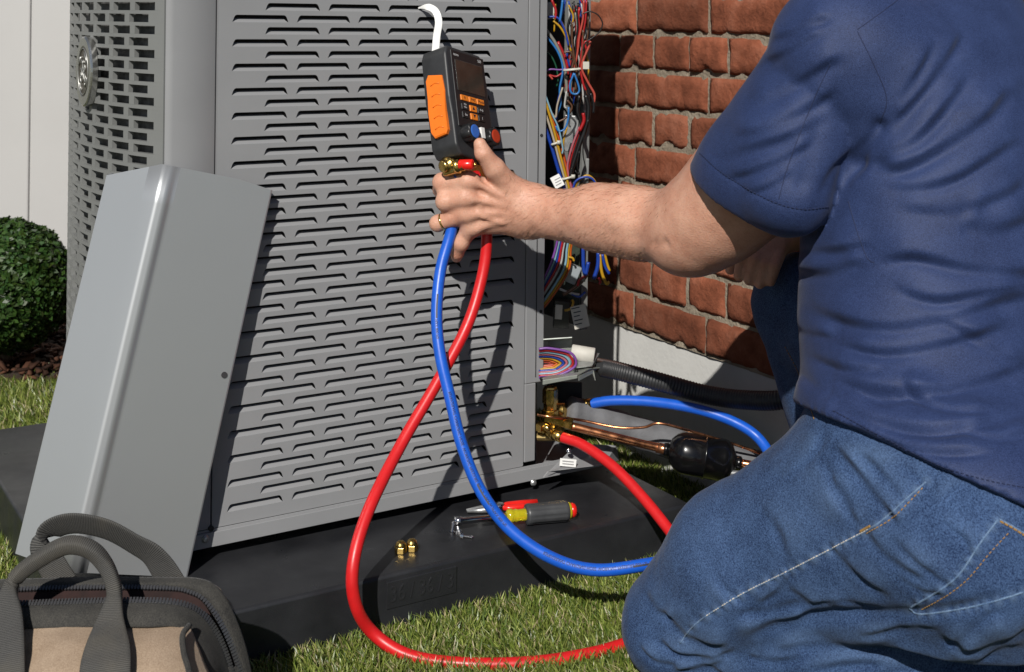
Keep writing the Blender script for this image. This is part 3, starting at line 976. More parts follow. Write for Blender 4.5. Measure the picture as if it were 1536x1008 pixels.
while z < 1.35:
    if c % 2 == 0:
        s = S0 - 0.046 if True else S0
        while s + SL < S1 + 0.05:
            o = link('brick', rr.choice(strm), wall, None, (s + JT / 2, rr.uniform(-0.003, 0.003), z + JT / 2 + rr.uniform(-0.001, 0.001)))
            o.rotation_euler = (rr.uniform(-0.01, 0.01), rr.uniform(-0.008, 0.008), rr.uniform(-0.01, 0.01)); s += SL
    else:
        s = S0 - 0.046 + SL / 4
        while s + SL / 2 < S1 + 0.058:
            o = link('brick', rr.choice(hdrm), wall, None, (s + JT / 2, rr.uniform(-0.003, 0.003), z + JT / 2 + rr.uniform(-0.001, 0.001)))
            o.rotation_euler = (rr.uniform(-0.01, 0.01), rr.uniform(-0.012, 0.012), rr.uniform(-0.015, 0.015)); s += SL / 2
    if c % 2 == 0:                               # half closer at the corner
        o = link('brick', rr.choice(hdrm), wall, None, (s + JT / 2, 0.0, z + JT / 2)); o.scale = (0.45, 1, 1)
    z += CH; c += 1
ztop_w = z
for c in range(int(round((ztop_w - zf) / CH))):          # around the corner
    t = 0.0 if c % 2 else 0.106
    for q in range(4 if c % 2 else 4):
        o = link('brick', rr.choice(strm), wall, None, (S1 + 0.046, -0.002 + t + JT / 2, zf + c * CH + JT / 2))
        o.rotation_euler = (0, 0, math.pi / 2); t += SL
# mortar sheet, uneven
nx, nz = 170, 110
V = []
for j in range(nz + 1):
    for i in range(nx + 1):
        x = S0 + (S1 + 0.034 - S0) * i / nx; zz = zf - 0.002 + (ztop_w - zf) * j / nz
        d = 0.0028 * noise.noise(Vector((x * 45, zz * 45, 1.0))) + 0.002 * noise.noise(Vector((x * 130, zz * 130, 5.0)))
        V.append((x, 0.0015 - d, zz))
F = [(j * (nx + 1) + i, j * (nx + 1) + i + 1, (j + 1) * (nx + 1) + i + 1, (j + 1) * (nx + 1) + i) for j in range(nz) for i in range(nx)]
link('mortar', mesh('mortar', V, F, True), wall, M['mortar'])
# return of the wall around the corner, hidden behind the man
ret = MB().b(S1 + 0.030, S1 + 0.038, 0.012, 1.2, zf, ztop_w)
ret.make('return_wall', M['mortar'], wall, world=False)
fo = MB().b(S0, S1 + 0.045, 0.006, 0.12, -0.02, zf - 0.001)
bevel(fo.make('foundation', M['foundation'], wall, world=False), 0.004)

# ------------------------------------------------------------------ white board fence far left
fy = 3.75
fence = thing('white_fence', (-1.6, fy, 0), 'white board fence behind the round shrub', 'fence')
sx = at(45, 200, fy)[0]
bw = 0.30
for i in range(-5, 8):
    x0 = sx + i * bw
    f = MB().b(x0 + 0.003, x0 + bw - 0.003, fy, fy + 0.03, 0.0, 2.2).make('board', M['fence'], fence)
    bevel(f, 0.004)
    MB().b(x0 - 0.0035, x0 + 0.0035, fy + 0.008, fy + 0.03, 0.0, 2.2).make('tongue', M['fence'], fence)

# ------------------------------------------------------------------ round boxwood shrub
sc_c = at(8, 428, 3.0)
sr = 0.150
sh_root = thing('boxwood_shrub', (sc_c[0], sc_c[1], 0), 'dense dark green boxwood clipped into a ball beside the fence', 'shrub')
n = 15000
d = rng.normal(size=(n, 3)); d /= np.linalg.norm(d, axis=1)[:, None]
lump = np.array([noise.noise(Vector(q) * 3.0) for q in d])
lump2 = np.array([noise.noise(Vector(q) * 9.0) for q in d])
rad_ = sr * (1 + 0.035 * lump + 0.05 * lump2) * (1 - 0.12 * rng.uniform(0, 1, n) ** 2)
C = sc_c + d * rad_[:, None]
nn = d + rng.normal(size=(n, 3)) * 0.55; nn /= np.linalg.norm(nn, axis=1)[:, None]
t1 = np.cross(nn, rng.normal(size=(n, 3))); t1 /= np.linalg.norm(t1, axis=1)[:, None]
t2 = np.cross(nn, t1)
ll = rng.uniform(0.0065, 0.0105, n)[:, None]; lw_ = ll * 0.55
V = np.stack((C - t1 * ll, C + t2 * lw_ + nn * 0.001, C + t1 * ll * 0.9, C - t2 * lw_ + nn * 0.001), 1)
F = np.arange(n * 4).reshape(n, 4)
me = mesh('foliage', V.reshape(-1, 3) - np.array((sc_c[0], sc_c[1], 0)), F)
tcol = np.array((0.016, 0.046, 0.010)) * rng.uniform(0.4, 1.8, n)[:, None] + np.array((0.02, 0.02, 0.0)) * rng.uniform(0, 1, n)[:, None]
set_tint(me, np.repeat(tcol, 4, 0))
fo_ = link('foliage', me, sh_root, M['leaf']); fo_['kind'] = 'stuff'
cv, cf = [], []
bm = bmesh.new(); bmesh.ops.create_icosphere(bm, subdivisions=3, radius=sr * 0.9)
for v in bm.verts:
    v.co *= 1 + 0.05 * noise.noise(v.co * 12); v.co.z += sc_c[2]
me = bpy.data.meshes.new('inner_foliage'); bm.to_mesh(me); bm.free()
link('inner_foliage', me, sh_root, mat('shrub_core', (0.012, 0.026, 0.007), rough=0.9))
MB().lathe((sc_c[0], sc_c[1], 0), (0, 0, 1), [(0, 0.02), (sc_c[2] - sr * 0.7, 0.015)], 10).make('trunk', mat('bark', (0.09, 0.06, 0.035), rough=0.9), sh_root)

# bark mulch under the shrub
nch = 5200
mx0 = np.array((sc_c[0], sc_c[1] + 0.1))
x = rng.uniform(-1.9, 0.3, nch) * 1.0; y = rng.uniform(2.92, 3.7, nch)
zc_ = rng.uniform(0.02, 0.045, nch)
sz = np.stack((rng.uniform(0.006, 0.022, nch), rng.uniform(0.003, 0.007, nch), rng.uniform(0.0015, 0.004, nch)), 1)
Vc = np.array([(sx_, sy_, sz_) for sx_ in (-1, 1) for sy_ in (-1, 1) for sz_ in (-1, 1)], float)
Fb = np.array([(0, 1, 3, 2), (4, 6, 7, 5), (0, 4, 5, 1), (2, 3, 7, 6), (0, 2, 6, 4), (1, 5, 7, 3)])
VV = np.zeros((nch, 8, 3)); FF = np.zeros((nch, 6, 4), int)
for i in range(nch):
    R = Matrix.Rotation(rng.uniform(0, 6.28), 3, 'Z') @ Matrix.Rotation(rng.normal() * 0.4, 3, 'X') @ Matrix.Rotation(rng.normal() * 0.35, 3, 'Y')
    J = Vc * sz[i] * rng.uniform(0.75, 1.1, (8, 1))
    VV[i] = J @ np.array(R).T + (x[i], y[i], zc_[i]); FF[i] = Fb + i * 8
me = mesh('mulch_bed', VV.reshape(-1, 3), FF.reshape(-1, 4))
set_tint(me, np.repeat(np.array((0.06, 0.026, 0.015)) * rng.uniform(0.3, 1.8, nch)[:, None], 8, 0))
tag(link('mulch_bed', me, None, M['chip']), 'brown bark mulch under the boxwood shrub', 'mulch', kind='stuff')
MBs = MB().b(-2.0, 0.3, 2.93, 3.72, 0.002, 0.024)
tag(solo('soil_bed', MBs.v, MBs.f, mat('soil', (0.03, 0.017, 0.01), rough=0.95, var=0.4, vscale=50, bump=0.8, bscale=90)), kind='structure')
# ------------------------------------------------------------------ service bay: wires, ties, boards, valves
WC = {}
def wmat(nm, c):
    if nm not in WC: WC[nm] = mat('wire_' + nm, c, rough=0.38, var=0.06, vscale=60)
    return WC[nm]
COL = dict(blue=(0.01, 0.06, 0.42), lblue=(0.03, 0.22, 0.6), sky=(0.28, 0.5, 0.62), red=(0.5, 0.012, 0.015), salmon=(0.6, 0.09, 0.06), orange=(0.7, 0.13, 0.01),
           yellow=(0.65, 0.36, 0.015), cream=(0.55, 0.47, 0.36), grey=(0.3, 0.29, 0.25), white=(0.6, 0.6, 0.58), black=(0.008, 0.008, 0.009), brown=(0.13, 0.055, 0.025),
           green=(0.01, 0.1, 0.05), pink=(0.55, 0.16, 0.2), violet=(0.25, 0.08, 0.4))
for k_, v_ in COL.items(): wmat(k_, tuple(0.58 * q for q in v_))  # wire colours dimmed: the bay's shade is put into them
def wire(pts, c, r=0.0021, n=6):
    MB().tube(crom(np.array([at(*p) for p in pts]), n), r, 8).make('wire', WC[c], unit, True)
def zA(pts, Y):     # points read off an enlarged view (780,0) x3.36
    return [(780 + x / 3.36, y / 3.36, (p[0] if p else Y)) for (x, y, *p) in pts]
def zB(pts, Y):     # enlarged view (780,280) x3.36
    return [(780 + x / 3.36, 280 + y / 3.36, (p[0] if p else Y)) for (x, y, *p) in pts]
for pts, c, r, Y in [
    ([(100, 110), (180, 220), (222, 330), (234, 430), (238, 530)], 'grey', 0.0033, 2.135),
    ([(112, 150), (165, 230), (205, 300), (222, 360), (208, 430), (190, 520), (182, 600)], 'blue', 0.002, 2.14),
    ([(140, 190), (190, 260), (216, 345), (200, 450), (205, 520), (185, 580)], 'lblue', 0.0022, 2.13),
    ([(190, 210), (230, 300), (244, 400), (248, 485)], 'red', 0.0032, 2.145),
    ([(322, 0), (318, 90), (300, 180), (290, 260), (275, 345)], 'salmon', 0.0022, 2.13),
    ([(335, 0), (330, 100), (318, 170), (312, 250), (300, 340)], 'red', 0.002, 2.125),
    ([(352, 205), (325, 215), (335, 255), (315, 310), (305, 345), (318, 420), (332, 455)], 'red', 0.0023, 2.115),
    ([(356, 208), (345, 240), (320, 300), (312, 350), (345, 420), (375, 475), (372, 522)], 'salmon', 0.0024, 2.11),
    ([(318, 150), (318, 230), (310, 345), (340, 420), (362, 465)], 'brown', 0.0024, 2.125),
    ([(265, 110), (262, 200), (275, 300), (285, 345), (282, 400), (280, 455)], 'brown', 0.0022, 2.12),
    ([(220, 265), (255, 262), (270, 300), (262, 345)], 'brown', 0.0022, 2.13),
    ([(238, 505), (262, 540), (235, 590), (190, 615)], 'brown', 0.002, 2.125),
    ([(272, 368), (252, 425), (258, 466), (284, 474), (299, 455), (290, 415), (273, 370)], 'lblue', 0.002, 2.105),
    ([(245, 540), (243, 600), (225, 650), (195, 660), (180, 635)], 'lblue', 0.002, 2.11),
    ([(105, 250), (150, 275), (180, 330), (192, 400), (185, 435)], 'green', 0.0018, 2.15),
    ([(105, 320), (140, 350), (158, 390)], 'green', 0.0018, 2.15),
    ([(200, 95), (235, 170), (250, 250)], 'yellow', 0.0025, 2.14),
    ([(168, 105), (205, 140), (238, 200), (258, 260)], 'yellow', 0.0022, 2.135),
    ([(245, 25), (268, 80), (262, 130)], 'yellow', 0.002, 2.14),
    ([(140, 85), (190, 90), (225, 150), (245, 230)], 'blue', 0.0022, 2.13),
    ([(215, 0), (208, 60), (200, 110)], 'lblue', 0.0025, 2.13),
    ([(228, 0), (220, 50), (190, 130)], 'blue', 0.002, 2.14),
    ([(160, 0), (180, 50), (178, 95)], 'red', 0.0026, 2.13),
    ([(178, 20), (176, 90), (172, 160)], 'yellow', 0.0018, 2.14),
    ([(215, 440), (188, 530), (180, 590), (160, 570)], 'cream', 0.0019, 2.12),
    ([(234, 460), (225, 530), (232, 545)], 'white', 0.0019, 2.12),
    ([(110, 390), (135, 375), (185, 385), (230, 350)], 'red', 0.002, 2.135),
    ([(106, 372), (150, 350), (200, 352), (235, 346)], 'violet', 0.0018, 2.13),
    ([(105, 430), (115, 385), (145, 380), (165, 400)], 'salmon', 0.002, 2.13),
    # the long bundle falling to the lower tie
    ([(106, 590), (130, 650), (165, 760), (200, 880), (222, 950), (240, 1040)], 'blue', 0.0036, 2.12),
    ([(106, 510), (138, 600), (172, 710), (198, 810), (225, 900), (240, 960), (250, 1040)], 'cream', 0.0024, 2.115),
    ([(106, 440), (140, 550), (172, 660), (200, 770), (232, 890), (250, 960), (262, 1040)], 'yellow', 0.0026, 2.112),
    ([(112, 430), (150, 560), (180, 650), (212, 760), (238, 870), (252, 960)], 'orange', 0.0018, 2.118),
    ([(150, 550), (180, 620), (205, 720), (232, 830), (244, 890), (258, 960)], 'red', 0.0026, 2.12),
    ([(125, 470), (160, 570), (192, 640), (215, 740), (213, 775)], 'sky', 0.0018, 2.11),
    ([(300, 640), (262, 740), (240, 830), (246, 890), (262, 960)], 'pink', 0.0022, 2.118),
    ([(315, 620), (280, 720), (252, 820), (250, 890), (268, 960)], 'red', 0.0018, 2.122),
    ([(330, 480), (345, 540), (335, 630), (300, 730), (262, 850), (254, 900)], 'black', 0.0046, 2.118),
    ([(300, 480), (290, 560), (310, 640), (282, 740), (250, 860)], 'black', 0.004, 2.125),
    ([(318, 570), (322, 610), (300, 660)], 'red', 0.0035, 2.112),
    ([(238, 640), (222, 700), (218, 760)], 'yellow', 0.0018, 2.125),
    # loops standing clear of the cabinet
    ([(318, 70), (350, 58), (392, 75), (416, 118), (400, 160), (365, 190), (330, 215), (318, 255)], 'black', 0.0013, 2.10),
    ([(265, 960), (280, 915), (320, 893), (362, 900), (385, 935), (390, 970)], 'blue', 0.0022, 2.10),
    ([(268, 975), (290, 920), (335, 884), (372, 905), (388, 945), (392, 985)], 'yellow', 0.0022, 2.105),
    ([(355, 470), (372, 520), (370, 570)], 'black', 0.0028, 2.11),
    ([(345, 600), (322, 690), (318, 780), (330, 850), (310, 900)], 'black', 0.0012, 2.11),
    ([(300, 760), (288, 830), (300, 880), (278, 860)], 'black', 0.0012, 2.105),
]:
    wire(zA(pts, Y), c, r * 0.82)
wb = random.Random(3)
for i in range(44):      # the tangle behind
    x0 = wb.uniform(240, 345); pts = []
    y0 = wb.uniform(-20, 120)
    x = x0
    for k in range(5):
        pts.append((x, y0 + k * wb.uniform(70, 110)))
        x = 285 + (x - 285) * (0.35 if k == 1 else 1.0) + wb.uniform(-28, 28)
        x = min(345, max(150, x))
    wire(zA(pts, wb.uniform(2.13, 2.17)), wb.choice(['black', 'black', 'black', 'brown', 'black', 'grey', 'blue', 'red', 'yellow', 'black', 'white']), wb.uniform(0.0011, 0.0021), 5)
# lower bundle fanning into the cabinet
for i, c in enumerate(['violet', 'sky', 'blue', 'red', 'white', 'black', 'sky', 'yellow', 'orange']):
    x = 172 + i * 9.5
    wire(zB([(x + 25, 230), (x + 8, 310), (x - 14 + i, 380 + i * 6), (118 + i * 3, 470 + i * 14), (104, 500 + i * 15)], 2.115 + 0.003 * (i % 3)), c, 0.002)
for pts, c, r, Y in [
    ([(318, 300), (320, 400), (330, 442), (345, 380)], 'blue', 0.0032, 2.105),
    ([(395, 330), (392, 400), (372, 465)], 'blue', 0.0034, 2.10),
    ([(402, 340), (412, 430), (435, 488), (450, 480)], 'yellow', 0.0026, 2.10),
    ([(415, 340), (428, 400), (450, 440)], 'blue', 0.0024, 2.10),
    ([(425, 330), (440, 390), (452, 425)], 'yellow', 0.0022, 2.105),
    ([(200, 515), (250, 535), (300, 545)], 'white', 0.002, 2.12),
    ([(225, 625), (255, 615), (268, 585), (262, 570)], 'yellow', 0.002, 2.11),
    ([(340, 440), (310, 480), (260, 520), (215, 545)], 'brown', 0.003, 2.12),
    ([(330, 450), (300, 470), (290, 500)], 'red', 0.002, 2.115),
    ([(260, 540), (300, 555), (330, 530)], 'blue', 0.002, 2.12),
    ([(395, 460), (405, 480), (398, 490)], 'red', 0.002, 2.10),
    ([(245, 355), (265, 360), (272, 375)], 'yellow', 0.0018, 2.115),
]:
    wire(zB(pts, Y), c, r)
# coil of coloured leads resting in the tray
for i, c in enumerate(['violet', 'red', 'sky', 'pink', 'blue', 'yellow', 'orange', 'salmon']):
    e = 1 - i * 0.10
    x1 = 125 + 158 * e
    wire(zB([(95, 818 + i * 9), (150, 815 + i * 10), (x1 - 28, 838 + i * 7), (x1, 890), (x1 - 32, 925 - i * 2), (175, 955 - i * 8), (95, 962 - i * 8)], 2.085 + 0.004 * i), c, 0.0021, 7)
wire(zB([(100, 968), (200, 962), (270, 945), (288, 925)], 2.082), 'black', 0.003)
# cable ties
def tie(px, py, Y, rx, rz, tilt=0.0):
    c = at(px, py, Y)
    P = [c + np.array((rx * math.cos(t), 0.5 * rx * math.sin(t), rz * 0 + tilt * math.cos(t))) for t in np.linspace(0, 2 * math.pi, 25)]
    m = MB().tube(P, 0.0019, 6, False)
    m.box(c + np.array((rx * 0.98, -0.003, tilt)), (0.003, 0.003, 0.003))
    m.make('cable_tie', M['tie'], unit, True)
tie(861, 104, 2.118, 0.0165, 0, 0.002)
tie(850, 267, 2.115, 0.0105, 0, 0.003)
tie(833, 215, 2.113, 0.0055, 0, 0.002)
MB().box(at(879, 98, 2.108), (0.005, 0.001, 0.006)).make('tie_tail', M['tie'], unit)
# boards, relay block and plain labels
def slab(name, px, py, Y, hw, hh, hd, m, rot=0.0, yaw=0.0, parent=None, bev=0.001):
    c = at(px, py, Y)
    R = np.array(Matrix.Rotation(yaw, 3, 'Z') @ Matrix.Rotation(rot, 3, 'Y'))
    o = MB().box(c, (hw, hd, hh), R.T).make(name, m, parent or unit)
    if bev: bevel(o, bev)
    return o
slab('label_plate', 824, 16, 2.16, 0.009, 0.014, 0.001, M['label_paper'], -0.1)
slab('relay', 842, 470, 2.15, 0.013, 0.022, 0.012, M['black_plastic'], 0.05)
slab('relay_label', 838, 468, 2.137, 0.006, 0.012, 0.0008, M['label_paper'], 0.05)
slab('terminal_block', 855, 200, 2.17, 0.012, 0.03, 0.006, M['galv'], 0.1)
slab('circuit_board', 850, 400, 2.185, 0.022, 0.07, 0.003, mat('board', (0.02, 0.03, 0.02), rough=0.5, var=0.5, vscale=150))
slab('strip', 878, 330, 2.12, 0.003, 0.10, 0.003, M['grey_dark'], 0.02)
slab('foil_bag', 857, 410, 2.14, 0.012, 0.015, 0.006, mat('plastic_film', (0.25, 0.28, 0.3), rough=0.3), 0.4)
tagp = slab('hanging_tag', 870, 475, 2.108, 0.0125, 0.0185, 0.0006, M['label_paper'], -0.22, 0.1, bev=0)
for i in range(5):
    slab('printed_line', 866 + (i % 2) * 1.5 - 3 + i * 1.1, 462 + i * 6.0, 2.1068, 0.007 - 0.001 * (i % 3), 0.0008, 0.0003, M['black_print'], -0.22, 0.1, bev=0)
slab('paper_flag', 836, 272, 2.11, 0.008, 0.010, 0.0006, M['white_plastic'], -0.5, bev=0)
for i in range(3):
    slab('printed_line', 836 + i, 268 + i * 4, 2.109, 0.005, 0.0006, 0.0003, M['grey_print'], -0.5, bev=0)
# bracket tray carrying the coil, with slots, and the pale sleeve
tr = MB()
p00, p10, p11, p01 = at(812, 572, 2.07), at(868, 563, 2.07), at(925, 548, 2.14), at(822, 552, 2.16)
def sheet(b, pts, t=0.0015):
    pts = [np.array(p) for p in pts]
    n = np.cross(pts[1] - pts[0], pts[2] - pts[0]); n /= np.linalg.norm(n)
    V = [p + n * t / 2 for p in pts] + [p - n * t / 2 for p in pts]
    k = len(pts)
    F = [tuple(range(k)), tuple(range(2 * k - 1, k - 1, -1))] + [(i, k + i, k + (i + 1) % k, (i + 1) % k) for i in range(k)]
    b.add(V, F)
sheet(tr, [at(814, 571, 2.06), at(866, 563, 2.06), at(884, 553, 2.09), at(928, 549, 2.16), at(820, 548, 2.17)])
sheet(tr, [at(814, 571, 2.0595), at(866, 563, 2.0595), at(866, 567, 2.0595), at(814, 577, 2.0595)])
sheet(tr, [at(868, 564, 2.061), at(890, 555, 2.088), at(893, 571, 2.088), at(889, 560, 2.088), at(868, 571, 2.061)])
sheet(tr, [at(822, 512, 2.13), at(858, 508, 2.13), at(858, 545, 2.13), at(848, 534, 2.13), at(822, 520, 2.13)])
sheet(tr, [at(815, 509, 2.10), at(858, 506, 2.10), at(858, 508, 2.13), at(822, 512, 2.13)])
tr.make('wire_tray', mat('tray_zinc', (0.3, 0.32, 0.29), rough=0.4, metal=0.5, var=0.15, vscale=30), unit)
sl = MB()
for i in range(4):
    x = 861 + i * 8.5; 
    q = [at(x + 6, 537 - i * .3, 2.118), at(x + 9, 537 - i * .3, 2.118), at(x + 4, 546 - i * .5, 2.10), at(x + 0, 546 - i * .5, 2.10)]
    sheet(sl, q, 0.001)
slo = MB()
sheet(slo, [at(853, 553, 2.085), at(888, 549, 2.09), at(899, 530, 2.13), at(862, 534, 2.13)])
slo.make('slotted_plate', M['galv'], unit)
sl.make('slot', M['inside'], unit)
MB().lathe(at(857, 528, 2.115), at(894, 534, 2.11) - at(857, 528, 2.115), [(0, 0.011), (0.001, 0.0125), (0.037, 0.0125), (0.038, 0.011), (0.038, 0.009), (0.02, 0.009)], 20).make('pale_sleeve', M['label_paper'], unit, True)
# dark end cone of the conduit gland
cond = thing('flexible_conduit', at(990, 575, 2.13), 'black ribbed flexible conduit running from the unit along the foundation', 'conduit')
P = crom(np.array([at(893, 549, 2.125), at(925, 556, 2.125), at(990, 573, 2.12), (at(1060, 592, 2.11)), at(1120, 600, 2.08), at(1180, 598, 2.05), at(1260, 570, 2.06)]), 60)
seg_r = np.array([0.0150 + 0.0006 * math.cos(i * 1.57) for i in range(len(P))]); seg_r[:20] = np.linspace(0.006, 0.0145, 20)
MB().tube(P, seg_r, 16).make('corrugated_sleeve', M['black_rubber'], cond, True)
MB().tube(P[4:90:3] + np.array((0, -0.004, 0.012)), 0.0035, 8).make('edge_rib', mat('brown_rib', (0.05, 0.03, 0.025), rough=0.5), cond, True)

# brass service valves
vb = MB()
vb.lathe(at(825, 604, 2.115), (0, 0, 1), [(-0.05, 0.013), (-0.012, 0.0135), (-0.012, 0.0105), (0.0, 0.0105), (0.0, 0.0125), (0.022, 0.0125), (0.0235, 0.011), (0.026, 0.010)], 6)
vb.lathe(at(828, 634, 2.13), (0, 0, 1), [(-0.016, 0.02), (0.016, 0.02), (0.019, 0.014)], 16)
vb.make('valve_body', M['brass'], unit)
v2 = MB()
v2.lathe(at(818, 626, 2.105), at(860, 637, 2.098) - at(818, 626, 2.105), [(0, 0.009), (0.02, 0.009), (0.02, 0.0085), (0.034, 0.0085), (0.034, 0.0105), (0.044, 0.0105), (0.045, 0.009)], 6)
v2.make('flare_fitting', M['brass'], unit)
v3 = MB()
v3.lathe(at(828, 617, 2.15), at(850, 616, 2.14) - at(828, 617, 2.15), [(0, 0.015), (0.012, 0.016), (0.012, 0.0125), (0.024, 0.0125), (0.025, 0.011)], 16)
v3.make('suction_fitting', M['brass'], unit, True)
v4 = MB().lathe(at(806, 655, 2.115), at(836, 655, 2.11) - at(806, 655, 2.115), [(0, 0.007), (0.03, 0.007), (0.031, 0.004)], 12)
v4.make('valve_stub', mat('dull_brass', (0.3, 0.22, 0.09), rough=0.4, metal=0.9), unit)
# inclined zinc bracket with a white label in the lower bay
br = MB()
sheet(br, [at(822, 707, 2.06), at(815, 716, 2.05), at(866, 666, 2.13), at(924, 668, 2.17), at(928, 690, 2.17), at(905, 697, 2.09)], 0.002)
br.make('lower_bracket', M['grey_metal'], unit)
lb = slab('white_label', 852, 694, 2.075, 0.013, 0.006, 0.0006, M['white_plastic'], 0.08, bev=0)
for i in range(2): slab('printed_line', 852, 692 + i * 4, 2.0738, 0.009, 0.0007, 0.0003, M['grey_print'], 0.08, bev=0)
MB().lathe(at(853, 676, 2.085), (0, -0.4, 1), [(0, 0.0045), (0.001, 0.0045), (0.0012, 0.003), (0.004, 0.003)], 10).make('screw', M['chrome'], unit, True)
slab('valve_plate', 846, 600, 2.2, 0.03, 0.03, 0.003, M['inside'])

# ------------------------------------------------------------------ pipes between unit and wall
P = crom(np.array([at(850, 617, 2.145), at(890, 627, 2.16), at(960, 650, 2.17), at(1050, 678, 2.15), at(1135, 700, 2.12), at(1230, 725, 2.08)]), 10)
rr_ = 0.0255 + 0.0006 * np.sin(np.arange(len(P)) * 1.3); rr_[0] = 0.021
s_ = MB().tube(P, rr_, 20)
solo('insulated_pipe', s_.v, s_.f, M['foam'], True, 'thick dark grey foam insulated pipe behind the filter cylinder', 'pipe')
P = crom(np.array([at(856, 639, 2.10), at(900, 650, 2.10), at(960, 665, 2.10), at(1003, 675, 2.10)]), 8)
s_ = MB().tube(P, 0.0068, 14); s_.tube([at(985, 671, 2.10), at(1006, 676, 2.10)], 0.0082, 14)
solo('copper_pipe', s_.v, s_.f, M['copper'], True, 'bare copper pipe from the brass valve to the black filter cylinder', 'pipe')
P = crom(np.array([at(806, 622, 2.09), at(830, 626, 2.085), at(870, 630, 2.105), at(925, 641, 2.10), at(965, 641, 2.09), at(990, 635, 2.08), at(1040, 648, 2.085), at(1100, 666, 2.09), at(1145, 682, 2.09), at(1190, 700, 2.09)]), 8)
s_ = MB().tube(P, 0.0022, 8)
solo('capillary_tube', s_.v, s_.f, M['copper'], True, 'thin bent copper capillary tube lying over the grey insulated pipe', 'tube')
d0, d1 = at(1000, 674, 2.10), at(1105, 694, 2.085)
fd_ = thing('filter_drier', (d0 + d1) / 2, 'glossy black filter cylinder in the copper line beside the pad', 'filter')
Ld = np.linalg.norm(d1 - d0)
MB().lathe(d0, d1 - d0, [(0, 0.009), (0.004, 0.010), (0.006, 0.018), (0.014, 0.027), (0.022, 0.0315), (0.028, 0.033), (Ld * 0.53, 0.033), (Ld * 0.535, 0.0348), (Ld * 0.56, 0.0348), (Ld * 0.565, 0.033),
     (Ld - 0.022, 0.033), (Ld - 0.016, 0.0315), (Ld - 0.009, 0.026), (Ld - 0.003, 0.014), (Ld, 0.010), (Ld + 0.004, 0.009)], 40).make('shell', M['black_gloss'], fd_, True)
MB().lathe(d0, d0 - d1, [(-0.002, 0.011), (0.004, 0.0095), (0.005, 0.008)], 20).make('inlet_neck', M['black_gloss'], fd_, True)
MB().lathe(d1, d1 - d0, [(-0.002, 0.011), (0.006, 0.011), (0.008, 0.0085)], 20).make('outlet_neck', M['black_gloss'], fd_, True)
P = [at(1108, 694, 2.083), at(1150, 702, 2.075), at(1200, 712, 2.07)]
s_ = MB().tube(crom(np.array(P), 5), 0.0068, 12)
solo('copper_pipe', s_.v, s_.f, M['copper'], True, 'short copper pipe leaving the right end of the black filter cylinder', 'pipe')
s_ = MB().tube(crom(np.array([at(1085, 709, 2.07), at(1130, 712, 2.07), at(1200, 716, 2.06)]), 5), 0.005, 10)
solo('grey_pipe', s_.v, s_.f, M['galv'], True, 'pale grey metal tube beneath the black filter cylinder', 'tube')

# ------------------------------------------------------------------ hand tools and small parts on the pad
def padp(px, py, r): return on_z(px, py, PAD_T + r)
p0, p1 = padp(681, 782, 0.0155), padp(862, 765, 0.0155)
axn = (p1 - p0) / np.linalg.norm(p1 - p0); Ln = np.linalg.norm(p1 - p0)
def fr(px): return Ln * (px - 681) / (862 - 681.0)
nd = thing('nut_driver', (p0 + p1) / 2 - np.array((0, 0, 0.0155)), 'nut driver with black ribbed grip, yellow collar and red end on the pad', 'nut driver')
MB().lathe(p0, axn, [(0.004, 0.0048), (0.0, 0.0055), (0.0, 0.0066), (fr(691), 0.0066), (fr(693), 0.0052), (fr(762), 0.0050)], 20).make('shaft', M['chrome'], nd, True)
MB().lathe(p0, axn, [(fr(758), 0.006), (fr(760), 0.0095), (fr(763), 0.0105), (fr(767), 0.0105), (fr(769), 0.0085), (fr(772), 0.0098), (fr(776), 0.0085), (fr(790), 0.0092), (fr(792), 0.008)], 24).make('collar', M['yellow_clear'], nd, True)
hd = MB()
seg = 48
prof = [(fr(787), 0.0115), (fr(788), 0.0145), (fr(792), 0.0155), (fr(800), 0.0148), (fr(825), 0.0152), (fr(846), 0.0155), (fr(850), 0.0150), (fr(852), 0.0125)]
V, F = lathe_geo(p0, axn, prof, seg)
V = [np.array(v) for v in V]
for i, (d_, r_) in enumerate(prof):
    if 2 < i < 6:
        c_ = p0 + axn * d_
        for k in range(seg):
            if k % 6 == 0: V[i * seg + k] = c_ + (V[i * seg + k] - c_) * 0.90
hd.add(V, F)
hd.make('grip', mat('grey_grip_rubber', (0.045, 0.047, 0.05), rough=0.42, var=0.15, vscale=60), nd, True)
MB().lathe(p0, axn, [(fr(850), 0.0128), (fr(855), 0.0122), (fr(856), 0.008)], 24).make('end_ring', M['yellow_clear'], nd, True)
MB().lathe(p0, axn, [(fr(854), 0.0105), (fr(859), 0.0108), (fr(862), 0.0095), (fr(864), 0.006), (fr(864.5), 0.001)], 24).make('end_cap', M['red_gloss'], nd, True)
# pliers lying behind it
pr = 0.008
q0, q1 = on_z(700, 766, PAD_T + pr), on_z(800, 756, PAD_T + pr)
qa = (q1 - q0) / np.linalg.norm(q1 - q0); Lq = np.linalg.norm(q1 - q0)
qs = np.cross(qa, (0, 0, 1.0))
pliers = thing('pliers', (q0 + q1) / 2 - np.array((0, 0, pr)), 'red handled pliers half hidden behind the nut driver', 'pliers')
for s in (-1, 1):
    MB().tube([q0 + qa * Lq * 0.5, q0 + qa * Lq * 0.62 + qs * s * 0.007, q0 + qa * Lq * 0.8 + qs * s * 0.007, q0 + qa * Lq * 1.08 + qs * s * 0.008], [0.004, 0.0048, 0.005, 0.0042], 12).make('handle', M['red_gloss'], pliers, True)
    MB().tube([q0 + qa * Lq * 0.52, q0 + qa * Lq * 0.3 + qs * s * 0.004, q0 + qs * s * 0.002], [0.0065, 0.0055, 0.002], 10).make('jaw', M['galv'], pliers, True)
